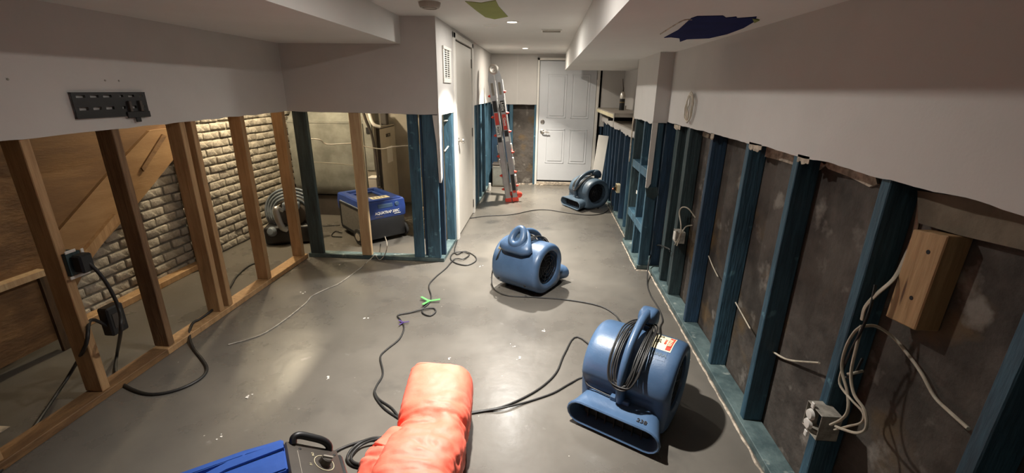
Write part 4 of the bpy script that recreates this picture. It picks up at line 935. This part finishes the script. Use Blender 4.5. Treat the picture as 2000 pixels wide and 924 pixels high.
# ------------------------------------------------------------------ white cables on the right wall
wc = .0045
cable('white_cable', [(1.1, 1.342, 1.269), (1.1, 1.33, 1.218), (1.1, 1.323, 1.149), (1.08, 1.306, 1.082), (1.03, 1.26, 1.041), (1.0, 1.265, 0.988), (0.99, 1.279, 0.938), (0.99, 1.278, 0.895)], wc, 'wire', 'white cable dropping from the top of the nearest stud', flat=(1.7, 1))
cable('white_cable', [(0.985, 1.265, 0.881), (0.98, 1.28, 0.848), (0.975, 1.288, 0.788), (0.975, 1.28, 0.717), (0.975, 1.233, 0.666), (0.97, 1.204, 0.621), (0.97, 1.215, 0.577), (0.98, 1.266, 0.509)], wc, 'wire', 'left strand of the white cable loop above the cream outlet')
cable('white_cable', [(0.985, 1.263, 0.876), (0.98, 1.255, 0.809), (0.975, 1.239, 0.727), (0.97, 1.199, 0.682), (0.965, 1.142, 0.672), (0.96, 1.111, 0.635), (0.96, 1.133, 0.595), (0.965, 1.187, 0.558), (0.97, 1.231, 0.533)], wc, 'wire', 'long right strand of the white cable loop above the cream outlet')
cable('white_cable', [(0.98, 1.286, 0.717), (0.98, 1.277, 0.662), (0.97, 1.205, 0.659), (0.965, 1.144, 0.661), (0.96, 1.131, 0.636), (0.965, 1.181, 0.577), (0.98, 1.244, 0.508)], wc*.8, 'wire', 'crossing inner strand of the white cable loop')
cable('white_cable', [(0.985, 1.261, 0.883), (1.03, 1.268, 0.88), (1.08, 1.258, 0.85), (1.09, 1.201, 0.824), (1.09, 1.146, 0.802), (1.09, 1.09, 0.768), (1.08, 1.029, 0.767), (1.05, 0.946, 0.785)], wc*1.1, 'wire', 'white cable arching right from the stud across the concrete')
cable('white_cable', [(1.08, 1.844, 0.424), (1.09, 1.788, 0.432), (1.09, 1.713, 0.463), (1.05, 1.49, 0.6)], wc, 'wire', 'short white cable across the concrete bay behind the second stud')
cable('white_cable', [(0.985, 1.265, 0.708), (1.0, 1.253, 0.723), (1.03, 1.268, 0.72)], wc, 'wire', 'short cable stub beside the nearest stud')
cable('white_cable', [(1.09, 2.305, 0.449), (1.09, 2.193, 0.424), (1.05, 2.012, 0.442)], wc*.8, 'wire', 'short pale cable in the third bay of the right wall')
cable('white_cable', [(1.09, 2.764, 0.544), (1.09, 2.675, 0.508), (1.05, 2.48, 0.52)], wc*.8, 'wire', 'short pale cable in the fourth bay of the right wall')
cable('white_cable', [(1.07, 3.05, 0.721), (1.03, 3.092, 0.772), (1.0, 3.135, 0.771), (0.985, 3.139, 0.731), (0.98, 3.051, 0.662), (0.98, 3.042, 0.589), (0.98, 3.127, 0.489)], wc, 'wire', 'white cable bowed above the pale outlet box')
cable('white_cable', [(1.06, 3.06, 0.662), (1.02, 3.061, 0.649), (0.99, 3.038, 0.61), (0.985, 3.094, 0.494)], wc, 'wire', 'shorter white cable entering the pale outlet box from the right')
cable('white_cable', [(1.06, 3.51, 0.739), (1.04, 3.533, 0.69), (1.02, 3.533, 0.656)], wc*.7, 'wire', 'tiny pale wire between the far dark studs')
cable('left_cable', [(-2.3, 1.828, 1.297), (-2.3, 1.807, 1.187), (-2.29, 1.81, 1.105), (-2.27, 1.808, 1.01), (-2.25, 1.796, 0.94), (-2.24, 1.775, 0.914)], wc, 'wire', 'pale cable stapled down the first left stud')
# debris crumbs on the floor
bm = bmesh.new(); rr = random.Random(8)
for px in ((-0.161, 2.447, -0.0), (-1.451, 1.551, 0.0), (-1.494, 1.83, 0.0), (-1.17, 2.021, 0.0), (-1.862, 3.65, 0.0), (-1.879, 3.05, 0.0), (0.044, 2.658, 0.0), (-0.543, 3.752, 0.0), (-1.223, 2.713, 0.0), (-0.522, 2.272, 0.0), (-0.104, 2.311, 0.0)):
    for k in range(3):
        x, y = px[0]+rr.uniform(-.02, .02), px[1]+rr.uniform(-.02, .02); s = rr.uniform(.002, .006)
        box(bm, x-s, x+s, y-s, y+s, px[2], px[2]+s*.7, mtx=None)
tag(finish('plaster_crumbs', bm, 'white'), None, None, kind='stuff').parent = bpy.data.objects['floor']

GROUPS = {'extension_cord': 'black cords on the floor', 'white_cable': 'white cables on the right wall', 'outlet_box': 'outlet boxes on the studs',
          'ceiling_downlight': 'recessed downlights in a row along the hall', 'wall_cable': 'white cables threaded through the corner studs', 'screw_anchor': 'screw anchors in the left wall',
          'cord_tie': 'ties on the floor cord', 'dehumidifier': 'blue dehumidifiers', 'vent_pipe': 'thin white pipes above the brown cabinet'}
for o in list(S.objects):
    k = o.name.split('.')[0]
    if o.parent is None and k in GROUPS and 'category' in o: o['group'] = GROUPS[k]
